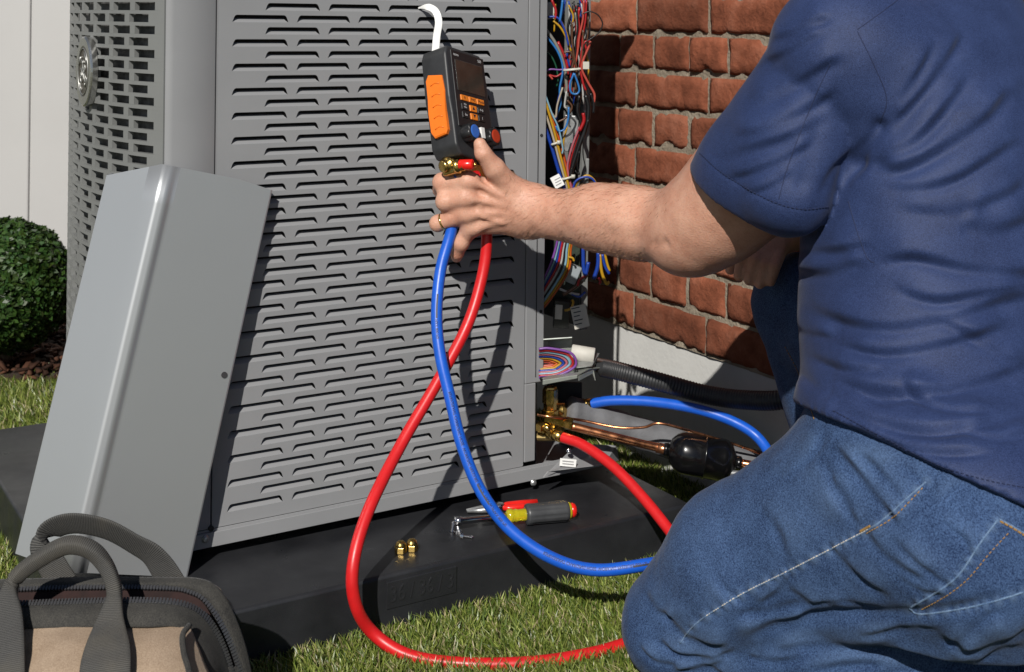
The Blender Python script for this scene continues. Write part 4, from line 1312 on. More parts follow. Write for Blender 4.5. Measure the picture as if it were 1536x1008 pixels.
MB().lathe(q0 + qa * Lq * 0.48 - np.array((0, 0, 0.004)), (0, 0, 1), [(0, 0.008), (0.010, 0.008), (0.011, 0.006)], 18).make('pivot', M['chrome'], pliers, True)
# two brass flare caps
for (px, py, lab) in ((601, 829, 'domed brass cap nut on the pad, the left one of the pair'), (618, 826, 'domed brass cap nut on the pad, the right one of the pair')):
    p = on_z(px, py, PAD_T)
    b_ = MB().lathe(p, (0, 0, 1), [(0.0, 0.0082), (0.0008, 0.0088), (0.0085, 0.0088), (0.0095, 0.0082)], 6)
    b_.lathe(p, (0, 0, 1), [(0.0088, 0.0079), (0.012, 0.0076), (0.0148, 0.0062), (0.0165, 0.004), (0.0172, 0.0015)], 20)
    o = solo('brass_cap', b_.v, b_.f, M['brass'], False, lab, 'cap nut', 'brass cap nuts')
    bevel(o, 0.0005)
# three sheet-metal screws
def sms(base, axis, lab):
    a_ = np.array(axis, float); a_ /= np.linalg.norm(a_)
    b_ = MB().lathe(base, a_, [(0, 0.0038), (0.003, 0.0038), (0.0031, 0.0052), (0.0042, 0.0052), (0.0044, 0.002)], 12)
    prof = []
    for i in range(18):
        prof.append((0.0044 + i * 0.0008, 0.0023 if i % 2 else 0.0014))
    prof.append((0.0205, 0.0003))
    b_.lathe(base, a_, prof, 10)
    solo('screw', b_.v, b_.f, M['chrome'], False, lab, 'screw', 'loose screws on the pad')
sms(on_z(678, 802, PAD_T + 0.0003), (0.1, 0.0, 1), 'small silver screw standing on its head below the nut driver tip')
sms(on_z(689, 801, PAD_T + 0.0052), (-0.15, 0.9, 0.12), 'small silver screw lying head forward between two other screws')
sms(on_z(690, 803, PAD_T + 0.0052), (1.0, 0.1, -0.18), 'small silver screw lying with its tip pointing right')
# ------------------------------------------------------------------ manifold gauge hooked on the louvres
gu = np.array((-0.13, 0.33, 0.93)); gu /= np.linalg.norm(gu)
gw_ = np.array((0.57, 0.80, -0.2)); gw_ -= gu * np.dot(gw_, gu); gw_ /= np.linalg.norm(gw_)
gn = np.cross(gw_, gu); gn /= np.linalg.norm(gn)
if gn[1] > 0: gn = -gn
G0 = at(668, 66, 1.915)                   # top left front corner
GW, GD, GH = 0.098, 0.047, 0.168
def G(x, y, z): return G0 + gw_ * x - gn * y - gu * z      # right, back, down
gauge = thing('manifold_gauge', G(GW / 2, GD / 2, GH), 'black digital manifold gauge with orange grip, hooked on the louvres', 'gauge')
bm = bmesh.new()
out = [(0.004, 0.0), (GW - 0.012, 0.001), (GW - 0.003, 0.012), (GW, 0.06), (GW, GH - 0.03), (GW - 0.008, GH - 0.004), (GW * 0.5, GH + 0.002), (0.010, GH - 0.002), (0.001, GH - 0.016), (0.0, GH * 0.62), (-0.003, 0.08), (-0.002, 0.012)]
fv = [bm.verts.new(G(x, 0, z)) for x, z in out]
bv = [bm.verts.new(G(x * 0.985 + 0.0008, GD, z * 0.985 + 0.001)) for x, z in out]
bm.faces.new(fv); bm.faces.new(bv[::-1])
k = len(out)
for i in range(k): bm.faces.new((fv[i], bv[i], bv[(i + 1) % k], fv[(i + 1) % k]))
bmesh.ops.recalc_face_normals(bm, faces=bm.faces)
bmesh.ops.bevel(bm, geom=list(bm.edges), offset=0.0042, segments=3, affect='EDGES', profile=0.55, clamp_overlap=True)
V = [np.array(v.co) for v in bm.verts]; bm.verts.index_update(); F = [tuple(v.index for v in f.verts) for f in bm.faces]; bm.free()
wmesh('housing', V, F, M['black_rubber'], gauge, True)
def gbox(name, x0, x1, y0, y1, z0, z1, m, bev=0.001, par=None):
    o = MB().box(G((x0 + x1) / 2, (y0 + y1) / 2, (z0 + z1) / 2), ((x1 - x0) / 2, (y1 - y0) / 2, (z1 - z0) / 2), (gw_, gn, gu)).make(name, m, par or gauge)
    if bev: bevel(o, bev)
    return o
fp = gbox('face_plate', 0.010, GW - 0.006, -0.0014, 0.002, 0.006, GH - 0.045, M['black_plastic'], 0.0009)
gbox('display', 0.017, GW - 0.013, -0.0022, 0.0, 0.020, 0.068, M['screen'], 0.0006)
# keypad
for i in range(3): gbox('key', 0.021 + i * 0.020, 0.0385 + i * 0.020, -0.0030, 0.0, 0.074 + 0.0, 0.0825, M['orange_key'], 0.0008)
for j in range(2):
    gbox('key', 0.041, 0.0575, -0.0030, 0.0, 0.087 + j * 0.0125, 0.0965 + j * 0.0125, M['orange_key'], 0.0008)
    gbox('key', 0.021, 0.0375, -0.0028, 0.0, 0.087 + j * 0.0125, 0.0965 + j * 0.0125, M['black_plastic'], 0.0008)
    gbox('key', 0.061, 0.077, -0.0028, 0.0, 0.087 + j * 0.0125, 0.0965 + j * 0.0125, M['black_plastic'], 0.0008)
def gtext(s, x, z, size, m, y=-0.0034, name='printing'):
    V, F = text_mesh(s, size)
    wmesh(name, [G(x + v[0], y, z - v[1]) for v in V], F, m, gauge)
gtext('testo', 0.021, 0.0125, 0.0062, M['white_print'], -0.0018)
gtext('550', GW - 0.018, 0.0125, 0.006, M['white_print'], -0.0018)
for i, s in enumerate(('R', 'P=0', 'Mode')): gtext(s, 0.0297 + i * 0.020, 0.0785, 0.006, M['black_print'])
gtext('▲', 0.049, 0.0915, 0.007, M['black_print']); gtext('▼', 0.049, 0.104, 0.007, M['black_print'])
gtext('Min\nMax', 0.029, 0.0905, 0.0042, M['white_print'], -0.0031); gtext('P=0', 0.069, 0.0915, 0.005, M['white_print'], -0.0031)
gtext('Esc', 0.029, 0.104, 0.005, M['white_print'], -0.0031); gtext('I', 0.069, 0.104, 0.006, M['white_print'], -0.0031)
gtext('- - -', 0.040, 0.1155, 0.004, M['orange_key'], -0.0018)
lg = MB().lathe(G(0.049, -0.001, 0.1215), gn, [(0, 0.0056), (0.0008, 0.0056)], 24); lg.make('logo_disc', M['orange_key'], gauge)
lg = MB().lathe(G(0.049, -0.0019, 0.1225), gn, [(0, 0.0026), (0.0004, 0.0026)], 18); lg.make('logo_centre', M['white_print'], gauge)
# orange side grip with finger ridges
gg = MB()
outg = [(0.0095, 0.046), (0.034, 0.040), (0.0385, 0.047), (0.0385, 0.075), (0.040, 0.098), (0.0385, 0.128), (0.033, 0.136), (0.0125, 0.134), (0.009, 0.128), (0.0095, 0.10), (0.007, 0.07)]
c_ = np.mean(outg, 0)
V = []
for (dx_, sc_) in ((0.002, 1.0), (-0.0035, 1.0), (-0.005, 0.95)):
    V += [G(-0.001 + dx_, c_[0] + (q[0] - c_[0]) * sc_, c_[1] + (q[1] - c_[1]) * sc_) for q in outg]
k = len(outg)
F = [(i, (i + 1) % k, k + (i + 1) % k, k + i) for i in range(k)] + [(k + i, k + (i + 1) % k, 2 * k + (i + 1) % k, 2 * k + i) for i in range(k)] + [tuple(range(2 * k, 3 * k))]
gg.add(V, F)
gg.make('grip', M['orange'], gauge)
for i in range(5):
    zz = 0.055 + i * 0.0165
    gt = MB().tube([G(-0.0062, 0.014 + 0.004 * q, zz + 0.0022 * abs(q - 2) ** 1.4 * 0.5) for q in range(5)], 0.0009, 6)
    gt.make('grip_ridge', M['orange'], gauge, True)
# knobs
for (x, cap, nm) in ((0.026, 'blue_cap', 'blue'), (0.078, 'red_cap', 'red')):
    kb = G(x, 0.004, GH - 0.035)
    seg = 36
    prof = [(0, 0.0125), (0.006, 0.0138), (0.008, 0.0145), (0.0185, 0.0145), (0.0205, 0.013), (0.021, 0.010)]
    V, F = lathe_geo(kb, gn, prof, seg)
    V = [np.array(v) for v in V]
    for i, (d_, r_) in enumerate(prof):
        if 1 < i < 4:
            c_ = kb + gn * d_
            for q in range(seg):
                if q % 6 in (0, 1): V[i * seg + q] = c_ + (V[i * seg + q] - c_) * 0.87
    kn = wmesh('knob', V, F, M['black_plastic'], gauge, True)
    kn['label'] = 'black ribbed knob with ' + nm + ' cap'
    MB().lathe(kb + gn * 0.0205, gn, [(0, 0.0102), (0.0012, 0.0100), (0.0018, 0.008)], 28).make('cap', M[cap], kn, False)
MB().box(G(0.054, -0.006, GH - 0.038), (0.004, 0.006, 0.008), (gw_, gn, gu)).make('clip', M['white_plastic'], gauge)
# brass manifold with ports and a red cap
bm_ = MB()
bm_.box(G(0.05, 0.024, GH + 0.011), (0.044, 0.011, 0.011), (gw_, gn, gu))
o = bm_.make('manifold_block', M['brass'], gauge); bevel(o, 0.003, 3)
pb = MB()
pb.lathe(at(676, 247, 1.882), at(660, 251, 1.868) - at(676, 247, 1.882), [(0, 0.012), (0.008, 0.013), (0.009, 0.010), (0.013, 0.0085), (0.016, 0.0085), (0.0165, 0.005)], 18)
pb.lathe(at(683, 250, 1.872), at(700, 247, 1.862) - at(683, 250, 1.872), [(0, 0.010), (0.008, 0.0105), (0.0085, 0.008), (0.016, 0.008)], 18)
pb.make('port', M['brass'], gauge, True)
MB().lathe(at(689, 247, 1.866), at(715, 247, 1.858) - at(689, 247, 1.866), [(0, 0.0068), (0.001, 0.0075), (0.020, 0.0078), (0.021, 0.0065), (0.0212, 0.003)], 22).make('red_cap', M['red_gloss'], gauge, True)
MB().lathe(at(710, 247, 1.862), at(716, 247, 1.86) - at(710, 247, 1.862), [(0, 0.0035), (0.0045, 0.0035), (0.005, 0.002)], 12).make('cap_stem', M['brass'], gauge, True)
# white hook
hp_ = crom(np.array([at(653, 80, 1.945), at(655, 55, 1.948), at(658, 33, 1.95), (at(653, 17, 1.955)), at(641, 10.5, 1.972), at(628, 12, 1.99)]), 8)
V = []; F = []
T_, _, _ = frames(hp_)
vd = np.array((0.15, -0.98, 0.1))
for i, p in enumerate(hp_):
    sd = np.cross(T_[i], vd); sd /= np.linalg.norm(sd); nn_ = np.cross(sd, T_[i])
    w_ = 0.0055 if i < len(hp_) - 10 else 0.0055 * max(0.3, (len(hp_) - i) / 10)
    for (a_, b_) in ((-1, -1), (1, -1), (1, 1), (-1, 1)): V.append(p + sd * a_ * w_ + nn_ * b_ * 0.0014)
for i in range(len(hp_) - 1):
    for q in range(4): F.append((i * 4 + q, i * 4 + (q + 1) % 4, (i + 1) * 4 + (q + 1) % 4, (i + 1) * 4 + q))
F += [(3, 2, 1, 0), tuple((len(hp_) - 1) * 4 + q for q in range(4))]
bevel(wmesh('hook', V, F, M['white_hook'], gauge), 0.0008)

# ------------------------------------------------------------------ hoses
HR = 0.0083
def hose(name, pts, m, label):
    P = crom(np.array(pts), 12)
    h = thing(name, P[len(P) // 2] * np.array((1, 1, 0)), label, 'hose')
    V, F = tube_geo(P, HR, 18)
    wmesh('tube', V, F, m, h, True)
    return h, P
red, PR = hose('charging_hose', [at(712, 262, 1.895), at(726, 300, 1.925), at(730, 362, 1.925), at(722, 420, 1.915), at(700, 490, 1.89), at(655, 575, 1.85), at(601, 668, 1.80), at(553, 765, 1.73), at(530, 845, 1.69), at(533, 905, 1.685), at(560, 950, 1.70), on_z(615, 984, 0.013),
    on_z(700, 996, 0.010), on_z(800, 994, 0.010), on_z(880, 982, 0.011), on_z(935, 967, 0.013), on_z(1000, 942, 0.018), at(1060, 900, 1.82), at(1046, 852, 1.865), at(1005, 797, 1.92), at(965, 747, 1.97), at(920, 700, 2.02), at(875, 668, 2.065), at(841, 655, 2.09)],
    M['hose_red'], 'red charging hose looping from the gauge across the grass to the brass valve')
blue, PB = hose('charging_hose', [at(688, 262, 1.885), at(684, 305, 1.90), at(676, 350, 1.90), at(661, 405, 1.885), at(655, 470, 1.86), at(660, 530, 1.84), at(676, 600, 1.82), at(693, 668, 1.80), at(722, 738, 1.78), at(768, 797, 1.765), at(830, 838, 1.755), at(895, 855, 1.75), at(975, 846, 1.755),
    at(1050, 832, 1.79), at(1130, 810, 1.86), at(1175, 760, 1.94), at(1162, 700, 2.02), at(1140, 660, 2.06), at(1105, 635, 2.075), at(1050, 615, 2.09), at(980, 603, 2.12), at(920, 601, 2.14), at(884, 606, 2.15)],
    M['hose_blue'], 'blue charging hose looping from the gauge over the pad to the far fitting')
def fitting(P, d, h):
    return MB().lathe(P, d, [(-0.004, 0.0088), (0.012, 0.0092), (0.013, 0.0076), (0.016, 0.0076), (0.017, 0.0082), (0.026, 0.0082), (0.027, 0.006)], 16).make('fitting', M['brass'], h, True)
fitting(PR[-1], PR[-1] - PR[-3], red)
fitting(PB[-1], PB[-1] - PB[-3], blue)
# elbow from the red hose to the valve
e0 = PR[-1] + (PR[-1] - PR[-3]) / np.linalg.norm(PR[-1] - PR[-3]) * 0.02
MB().tube(crom(np.array([e0, at(822, 643, 2.092), at(814, 640, 2.10), at(810, 646, 2.115)]), 6), [0.0055] * 19, 14).make('elbow', M['brass'], red, True)
MB().lathe(at(813, 641, 2.098), at(820, 643, 2.092) - at(813, 641, 2.098), [(-0.006, 0.0095), (0.004, 0.0095), (0.005, 0.007)], 6).make('hose_nut', M['brass'], red)
# lettering and length marks printed along the blue hose
S_ = np.concatenate(([0], np.cumsum(np.linalg.norm(np.diff(PB, axis=0), axis=1))))
def hp_at(s):
    p = np.array([np.interp(s, S_, PB[:, k]) for k in range(3)])
    q = np.array([np.interp(s + 0.002, S_, PB[:, k]) for k in range(3)])
    t = (q - p) / np.linalg.norm(q - p)
    v = np.array((0, 0, H_EYE)) - p; v -= t * np.dot(v, t); v /= np.linalg.norm(v)
    return p, t, v
def hose_print(V, F, s0, sgn=1, off=0.0006):
    out_ = []
    for (x, y, *_) in V:
        p, t, v = hp_at(s0 + sgn * x)
        u_ = np.cross(v, t) * sgn
        th = y / HR
        out_.append(p + (HR + off) * (math.cos(th) * v + math.sin(th) * (-u_)))
    wmesh('printing', out_, F, M['black_print'], blue)
def s_near(px, py):
    q = to_px(PB[:170])
    return S_[int(np.argmin(np.hypot(q[:, 0] - px, q[:, 1] - py)))]
V, F = text_mesh('REFRIGERANT CHARGING HOSE  WORKING PRESSURE 800 PSI  MAX W.P.', 0.0060, 'LEFT')
V = V.copy(); V[:, 0] *= 0.85; V[:, 1] = V[:, 1] - 0.0015
hose_print(V, F, s_near(815, 832))
hose_print(V, F, s_near(672, 588))
V, F = text_mesh('MAX 800 PSI', 0.005, 'LEFT')
hose_print(V, F, s_near(655, 480)); hose_print(V, F, s_near(738, 762))
def dash(s0, L):
    n = 12
    V = []; F = []
    for i in range(n + 1):
        V += [(L * i / n, -0.0011, 0), (L * i / n, 0.0011, 0)]
    F = [(2 * i, 2 * i + 2, 2 * i + 3, 2 * i + 1) for i in range(n)]
    hose_print(V, F, s0)
dash(s_near(655, 440), 0.034); dash(s_near(716, 727), 0.03); dash(s_near(946, 852), 0.03)

# ------------------------------------------------------------------ open tool bag
bag = thing('tool_bag', (-0.47, 1.38, 0), 'open tan canvas tool bag with dark webbing handles on the grass', 'tool bag')
def patch(name, grid, m, sub=5, thick=0.004, smooth=True, noise_amp=0.0, world_pts=False):
    Gd = np.array([[(p if world_pts else at(*p)) for p in row] for row in grid])
    R1 = np.array([crom(Gd[:, j], sub) for j in range(Gd.shape[1])])         # along rows
    R2 = np.array([crom(R1[:, i], sub) for i in range(R1.shape[1])])
    nr, nc = R2.shape[:2]
    V = R2.reshape(-1, 3)
    if noise_amp:
        V = np.array([v + np.array((0, -1, 0.2)) * noise_amp * noise.noise(Vector(v) * 14) + np.array((0, -1, 0)) * noise_amp * 0.4 * noise.noise(Vector(v) * 45) for v in V])
    F = [(i * nc + j, i * nc + j + 1, (i + 1) * nc + j + 1, (i + 1) * nc + j) for i in range(nr - 1) for j in range(nc - 1)]
    o = wmesh(name, V, F, m, bag, smooth)
    uvl = o.data.uv_layers.new(name='uv')
    for poly in o.data.polygons:
        for li in poly.loop_indices:
            vi = o.data.loops[li].vertex_index
            uvl.data[li].uv = (V[vi][0] * 0.7 + V[vi][2] * 0.7, V[vi][2])
    if thick:
        s = o.modifiers.new('solid', 'SOLIDIFY'); s.thickness = thick; s.offset = 0
    return o
zyb = 1245
patch('front_panel', [[(-90, 944, 1.43), (20, 940, 1.425), (100, 938, 1.42), (200, 938, 1.42), (262, 936, 1.425), (284, 940, 1.43)],
                      [(-95, 985, 1.405), (15, 985, 1.39), (100, 980, 1.375), (200, 980, 1.375), (268, 975, 1.39), (302, 985, 1.41)],
                      [(-100, 1060, 1.385), (10, 1060, 1.36), (100, 1060, 1.34), (200, 1060, 1.34), (280, 1055, 1.355), (330, 1060, 1.385)],
                      [(-100, 1250, 1.375), (10, 1265, 1.355), (100, 1275, 1.34), (200, 1275, 1.34), (285, 1262, 1.355), (350, 1245, 1.385)]], M['canvas'], 6, 0.003, noise_amp=0.009)
trim = fabric('dark_trim_cloth', (0.018, 0.018, 0.018), (0.06, 0.057, 0.05), scale=1000, vscale=30, rough=0.85, sheen=0.1, bump=0.7, wale=(1.0, 1.0, 0.5), mott=-0.05)
patch('front_trim', [[(-90, 913, 1.443), (20, 909, 1.44), (130, 905, 1.438), (220, 904, 1.438), (270, 908, 1.443), (300, 922, 1.452), (322, 950, 1.46), (342, 1000, 1.465), (360, 1080, 1.47)],
                     [(-92, 930, 1.43), (20, 926, 1.427), (130, 922, 1.422), (220, 921, 1.422), (264, 924, 1.428), (290, 938, 1.435), (312, 968, 1.44), (332, 1012, 1.445), (348, 1085, 1.45)],
                     [(-92, 948, 1.424), (20, 944, 1.42), (130, 941, 1.414), (220, 941, 1.414), (258, 940, 1.42), (278, 948, 1.424), (296, 985, 1.412), (318, 1030, 1.40), (338, 1090, 1.40)]], trim, 5, 0.003)
patch('back_trim', [[(-90, 874, 1.50), (20, 870, 1.50), (130, 867, 1.50), (250, 867, 1.50), (300, 869, 1.495), (326, 882, 1.49), (350, 920, 1.487), (372, 985, 1.485), (388, 1080, 1.485)],
                    [(-90, 882, 1.488), (20, 879, 1.488), (130, 876, 1.488), (250, 876, 1.488), (290, 880, 1.484), (314, 894, 1.48), (338, 930, 1.477), (362, 995, 1.475), (380, 1085, 1.475)],
                    [(-90, 890, 1.492), (20, 886, 1.492), (130, 883, 1.492), (250, 884, 1.492), (284, 890, 1.488), (306, 903, 1.484), (330, 938, 1.48), (356, 1003, 1.478), (374, 1090, 1.478)]], trim, 5, 0.003)
# rest of the body: back, end gusset, bottom
patch('back_panel', [[(-90, 878, 1.505), (100, 872, 1.505), (300, 873, 1.50), (340, 900, 1.492)],
                     [(-90, 960, 1.515), (100, 960, 1.52), (300, 960, 1.52), (372, 990, 1.49)],
                     [(-90, 1140, 1.50), (100, 1140, 1.505), (300, 1140, 1.505), (392, 1130, 1.485)]], M['canvas'], 4, 0.003)
patch('end_gusset', [[(340, 1000, 1.462), (350, 1000, 1.468), (362, 1000, 1.477)],
                     [(356, 1080, 1.465), (366, 1080, 1.47), (378, 1080, 1.477)],
                     [(350, 1240, 1.39), (375, 1200, 1.43), (390, 1160, 1.475)]], trim, 4, 0.003)
patch('end_gusset', [[(-90, 878, 1.505), (-92, 905, 1.47), (-92, 944, 1.43)],
                     [(-104, 1000, 1.515), (-110, 1030, 1.46), (-100, 1060, 1.385)],
                     [(-100, 1140, 1.50), (-104, 1190, 1.44), (-100, 1250, 1.375)]], trim, 4, 0.003)
patch('lining', [[(-90, 886, 1.487), (130, 880, 1.487), (250, 881, 1.487), (300, 898, 1.482), (350, 990, 1.474)],
                 [(-90, 960, 1.47), (130, 955, 1.468), (250, 955, 1.468), (296, 950, 1.468), (345, 1010, 1.466)],
                 [(-90, 915, 1.446), (130, 909, 1.442), (250, 908, 1.442), (290, 920, 1.452), (338, 995, 1.464)]], mat('maroon_lining', (0.018, 0.006, 0.005), rough=0.9, var=0.4, vscale=60), 5, 0.0)
# zip teeth
def zipper(pts, name):
    P = crom(np.array([at(*p) for p in pts]), 40)
    S2 = np.concatenate(([0], np.cumsum(np.linalg.norm(np.diff(P, axis=0), axis=1))))
    n = int(S2[-1] / 0.0036)
    T_, _, _ = frames(P)
    b_ = MB()
    V, F = tube_geo(P[::4], 0.0022, 6)
    b_.add(V, F)
    for i in range(n):
        s = i * 0.0036
        p = np.array([np.interp(s, S2, P[:, k]) for k in range(3)]); t = np.array([np.interp(s, S2, T_[:, k]) for k in range(3)])
        t /= np.linalg.norm(t); v = np.array((0.1, -0.6, 0.78)); sd = np.cross(t, v); sd /= np.linalg.norm(sd); nn_ = np.cross(sd, t)
        b_.box(p + nn_ * 0.0012, (0.0011, 0.0034, 0.0017), (t, sd, nn_))
    b_.make(name, M['zip'], bag)
zipper([(-90, 911, 1.443), (20, 907, 1.441), (130, 903, 1.439), (220, 902, 1.439), (270, 906, 1.444), (301, 920, 1.453), (324, 949, 1.461), (344, 999, 1.466), (362, 1080, 1.471)], 'front_zip')
zipper([(-90, 888, 1.487), (20, 884, 1.487), (130, 881, 1.487), (250, 882, 1.487), (286, 888, 1.484), (308, 901, 1.48), (332, 936, 1.476), (358, 1001, 1.474), (376, 1090, 1.474)], 'back_zip')
# webbing handles
def strap(name, pts, hw, ht, wdir, par=None):
    """pts (px,py,Y); hw half widths; ht half thicknesses; wdir width directions"""
    n = 7
    P = crom(np.array([at(*p) for p in pts]), n)
    HW = crom(np.array(hw)[:, None], n)[:, 0]; HT = crom(np.array(ht)[:, None], n)[:, 0]; WD = crom(np.array(wdir, float), n)
    T_, _, _ = frames(P)
    S2 = np.concatenate(([0], np.cumsum(np.linalg.norm(np.diff(P, axis=0), axis=1))))
    seg = 16; V = []; UV = []
    for i in range(len(P)):
        w = WD[i] - T_[i] * np.dot(WD[i], T_[i]); w /= np.linalg.norm(w); b_ = np.cross(T_[i], w)
        for k in range(seg):
            t = 2 * math.pi * k / seg
            cx, sx_ = math.cos(t), math.sin(t)
            e = 0.55
            V.append(P[i] + w * HW[i] * math.copysign(abs(cx) ** e, cx) + b_ * HT[i] * math.copysign(abs(sx_) ** e, sx_)); UV.append((S2[i], k / seg * 0.05))
    F = [(i * seg + k, i * seg + (k + 1) % seg, (i + 1) * seg + (k + 1) % seg, (i + 1) * seg + k) for i in range(len(P) - 1) for k in range(seg)]
    o = wmesh(name, V, F, M['webbing'], bag, True)
    uvl = o.data.uv_layers.new(name='uv')
    for poly in o.data.polygons:
        for li in poly.loop_indices: uvl.data[li].uv = UV[o.data.loops[li].vertex_index]
    return o
X_ = (1, 0, 0); U_ = (0, -0.3, 1)
strap('handle', [(0, 1060, 1.345), (2, 985, 1.37), (8, 925, 1.405), (14, 886, 1.425), (28, 862, 1.43), (60, 838, 1.43), (100, 818, 1.43), (135, 824, 1.43), (158, 848, 1.43), (170, 878, 1.425), (171, 900, 1.42), (164, 935, 1.40), (160, 975, 1.365), (157, 1020, 1.34), (155, 1100, 1.333)],
      [0.026, 0.024, 0.018, 0.009, 0.008, 0.0085, 0.0088, 0.0085, 0.0082, 0.008, 0.009, 0.016, 0.024, 0.0265, 0.0265], [0.002, 0.002, 0.003, 0.006, 0.0078, 0.0082, 0.0085, 0.0082, 0.0078, 0.0065, 0.006, 0.003, 0.002, 0.002, 0.002],
      [X_, X_, X_, X_, U_, U_, U_, U_, X_, X_, X_, X_, X_, X_, X_])
strap('handle', [(95, 880, 1.512), (82, 855, 1.513), (66, 822, 1.513), (76, 796, 1.513), (110, 785, 1.512), (160, 794, 1.511), (205, 818, 1.511), (228, 832, 1.511), (246, 855, 1.512), (262, 885, 1.513)],
      [0.018, 0.0175, 0.0165, 0.016, 0.016, 0.0165, 0.0165, 0.0165, 0.017, 0.018], [0.002] * 10, [(1, 0.2, 0.4), (1, 0, 0.4), (0.9, 0, 0.7), (0, -0.5, 1), (0, -0.5, 1), (0.1, -0.5, 1), (0.3, -0.5, 1), (0.6, -0.4, 1), (1, -0.2, 0.6), (1, -0.1, 0.5)])
# dark cord seam and a short piping on the canvas
MB().tube(crom(np.array([at(284, 938, 1.416), at(274, 953, 1.395), at(276, 980, 1.376), at(284, 1010, 1.358), at(287, 1060, 1.335)]), 6), 0.0032, 8).make('piping', trim, bag, True)
# ------------------------------------------------------------------ the kneeling man: implicit surfaces turned into meshes
def rcone(P, a, b, r1, r2):
    """round cone between a (radius r1) and b (radius r2)"""
    a = np.asarray(a, np.float32); b = np.asarray(b, np.float32)
    ba = b - a; l2 = float(ba @ ba)
    t = np.clip(((P - a) @ ba) / l2, 0, 1)
    d = P - a - t[:, None] * ba
    return np.sqrt((d * d).sum(1)) - (r1 + (r2 - r1) * t)

def ecap(P, a, b, r1, r2, wdir, k):
    """round cone whose section is squeezed by k across wdir (width stays along wdir)"""
    a = np.asarray(a, np.float32); b = np.asarray(b, np.float32)
    ba = b - a; L = np.linalg.norm(ba); u = ba / L
    w = np.asarray(wdir, np.float32); w = w - u * (w @ u); w = w / np.linalg.norm(w)
    n = np.cross(u, w)
    q = P - a
    t = np.clip((q @ u) / L, 0, 1)
    al = q @ u - t * L
    x = q @ w; y = (q @ n) / k
    d = np.sqrt(al * al + x * x + y * y)
    return (d - (r1 + (r2 - r1) * t)) * (0.5 + 0.5 * k)

def smin(a, b, k):
    h = np.clip(0.5 + 0.5 * (b - a) / k, 0, 1)
    return b + (a - b) * h - k * h * (1 - h)

def smax(a, b, k): return -smin(-a, -b, k)

def surface_nets(f, lo, hi, h):
    lo = np.array(lo, np.float32); n = np.ceil((np.array(hi) - lo) / h).astype(int) + 1
    X, Y, Z = [lo[k] + h * np.arange(n[k], dtype=np.float32) for k in range(3)]
    D = np.empty(n, np.float32)
    YY, ZZ = np.meshgrid(Y, Z, indexing='ij')
    step = max(1, int(400000 / (n[1] * n[2])))
    for i in range(0, n[0], step):
        xs = X[i:i + step]
        P = np.empty((len(xs), n[1], n[2], 3), np.float32)
        P[..., 0] = xs[:, None, None]; P[..., 1] = YY; P[..., 2] = ZZ
        D[i:i + step] = f(P.reshape(-1, 3)).reshape(len(xs), n[1], n[2])
    S = D < 0
    nc = n - 1
    cnt = np.zeros(nc, np.int8)
    for dx in (0, 1):
        for dy in (0, 1):
            for dz in (0, 1):
                cnt += S[dx:dx + nc[0], dy:dy + nc[1], dz:dz + nc[2]]
    act = (cnt > 0) & (cnt < 8)
    I = np.argwhere(act)
    idx = -np.ones(nc, np.int64); idx[act] = np.arange(len(I))
    acc = np.zeros((len(I), 3)); num = np.zeros(len(I))
    corners = [(dx, dy, dz) for dx in (0, 1) for dy in (0, 1) for dz in (0, 1)]
    for c0 in corners:
        for ax_ in range(3):
            if c0[ax_] == 1: continue
            c1 = list(c0); c1[ax_] = 1
            d0 = D[I[:, 0] + c0[0], I[:, 1] + c0[1], I[:, 2] + c0[2]]; d1 = D[I[:, 0] + c1[0], I[:, 1] + c1[1], I[:, 2] + c1[2]]
            m = (d0 < 0) != (d1 < 0)
            t = np.where(m, d0 / np.where(m, d0 - d1, 1), 0)
            p = np.tile(np.array(c0, float), (len(I), 1)); p[:, ax_] += t
            acc[m] += p[m]; num[m] += 1
    V = lo + h * (I + acc / num[:, None])
    quads = []
    for ax_ in range(3):
        u, v = (ax_ + 1) % 3, (ax_ + 2) % 3
        A = [slice(None)] * 3; Bs = [slice(None)] * 3
        A[ax_] = slice(0, n[ax_] - 1); Bs[ax_] = slice(1, n[ax_])
        ch = S[tuple(A)] != S[tuple(Bs)]
        E = np.argwhere(ch)
        ok = (E[:, u] > 0) & (E[:, v] > 0) & (E[:, u] < n[u] - 1) & (E[:, v] < n[v] - 1)
        E = E[ok]
        ins = S[E[:, 0], E[:, 1], E[:, 2]]
        def cell(du, dv):
            q = E.copy(); q[:, u] += du; q[:, v] += dv
            return idx[q[:, 0], q[:, 1], q[:, 2]]
        Q = np.stack((cell(-1, -1), cell(0, -1), cell(0, 0), cell(-1, 0)), 1)
        Q[~ins] = Q[~ins][:, ::-1]
        quads.append(Q)
    return V, np.concatenate(quads)

def vnormals(V, F):
    n = np.cross(V[F[:, 2]] - V[F[:, 0]], V[F[:, 3]] - V[F[:, 1]])
    N = np.zeros_like(V)
    for k in range(4): np.add.at(N, F[:, k], n)
    return N / (np.linalg.norm(N, axis=1)[:, None] + 1e-12)

def smooth_mesh(V, F, it=2, lam=0.5):
    e = np.concatenate([F[:, [k, (k + 1) % 4]] for k in range(4)])
    e = np.unique(np.sort(e, 1), axis=0)
    deg = np.bincount(e.ravel(), minlength=len(V)).astype(float)
    for _ in range(it):
        S = np.zeros_like(V)
        for k in range(3):
            S[:, k] = np.bincount(e[:, 0], V[e[:, 1], k], len(V)) + np.bincount(e[:, 1], V[e[:, 0], k], len(V))
        V = V + lam * (S / np.maximum(deg, 1)[:, None] - V)
    return V

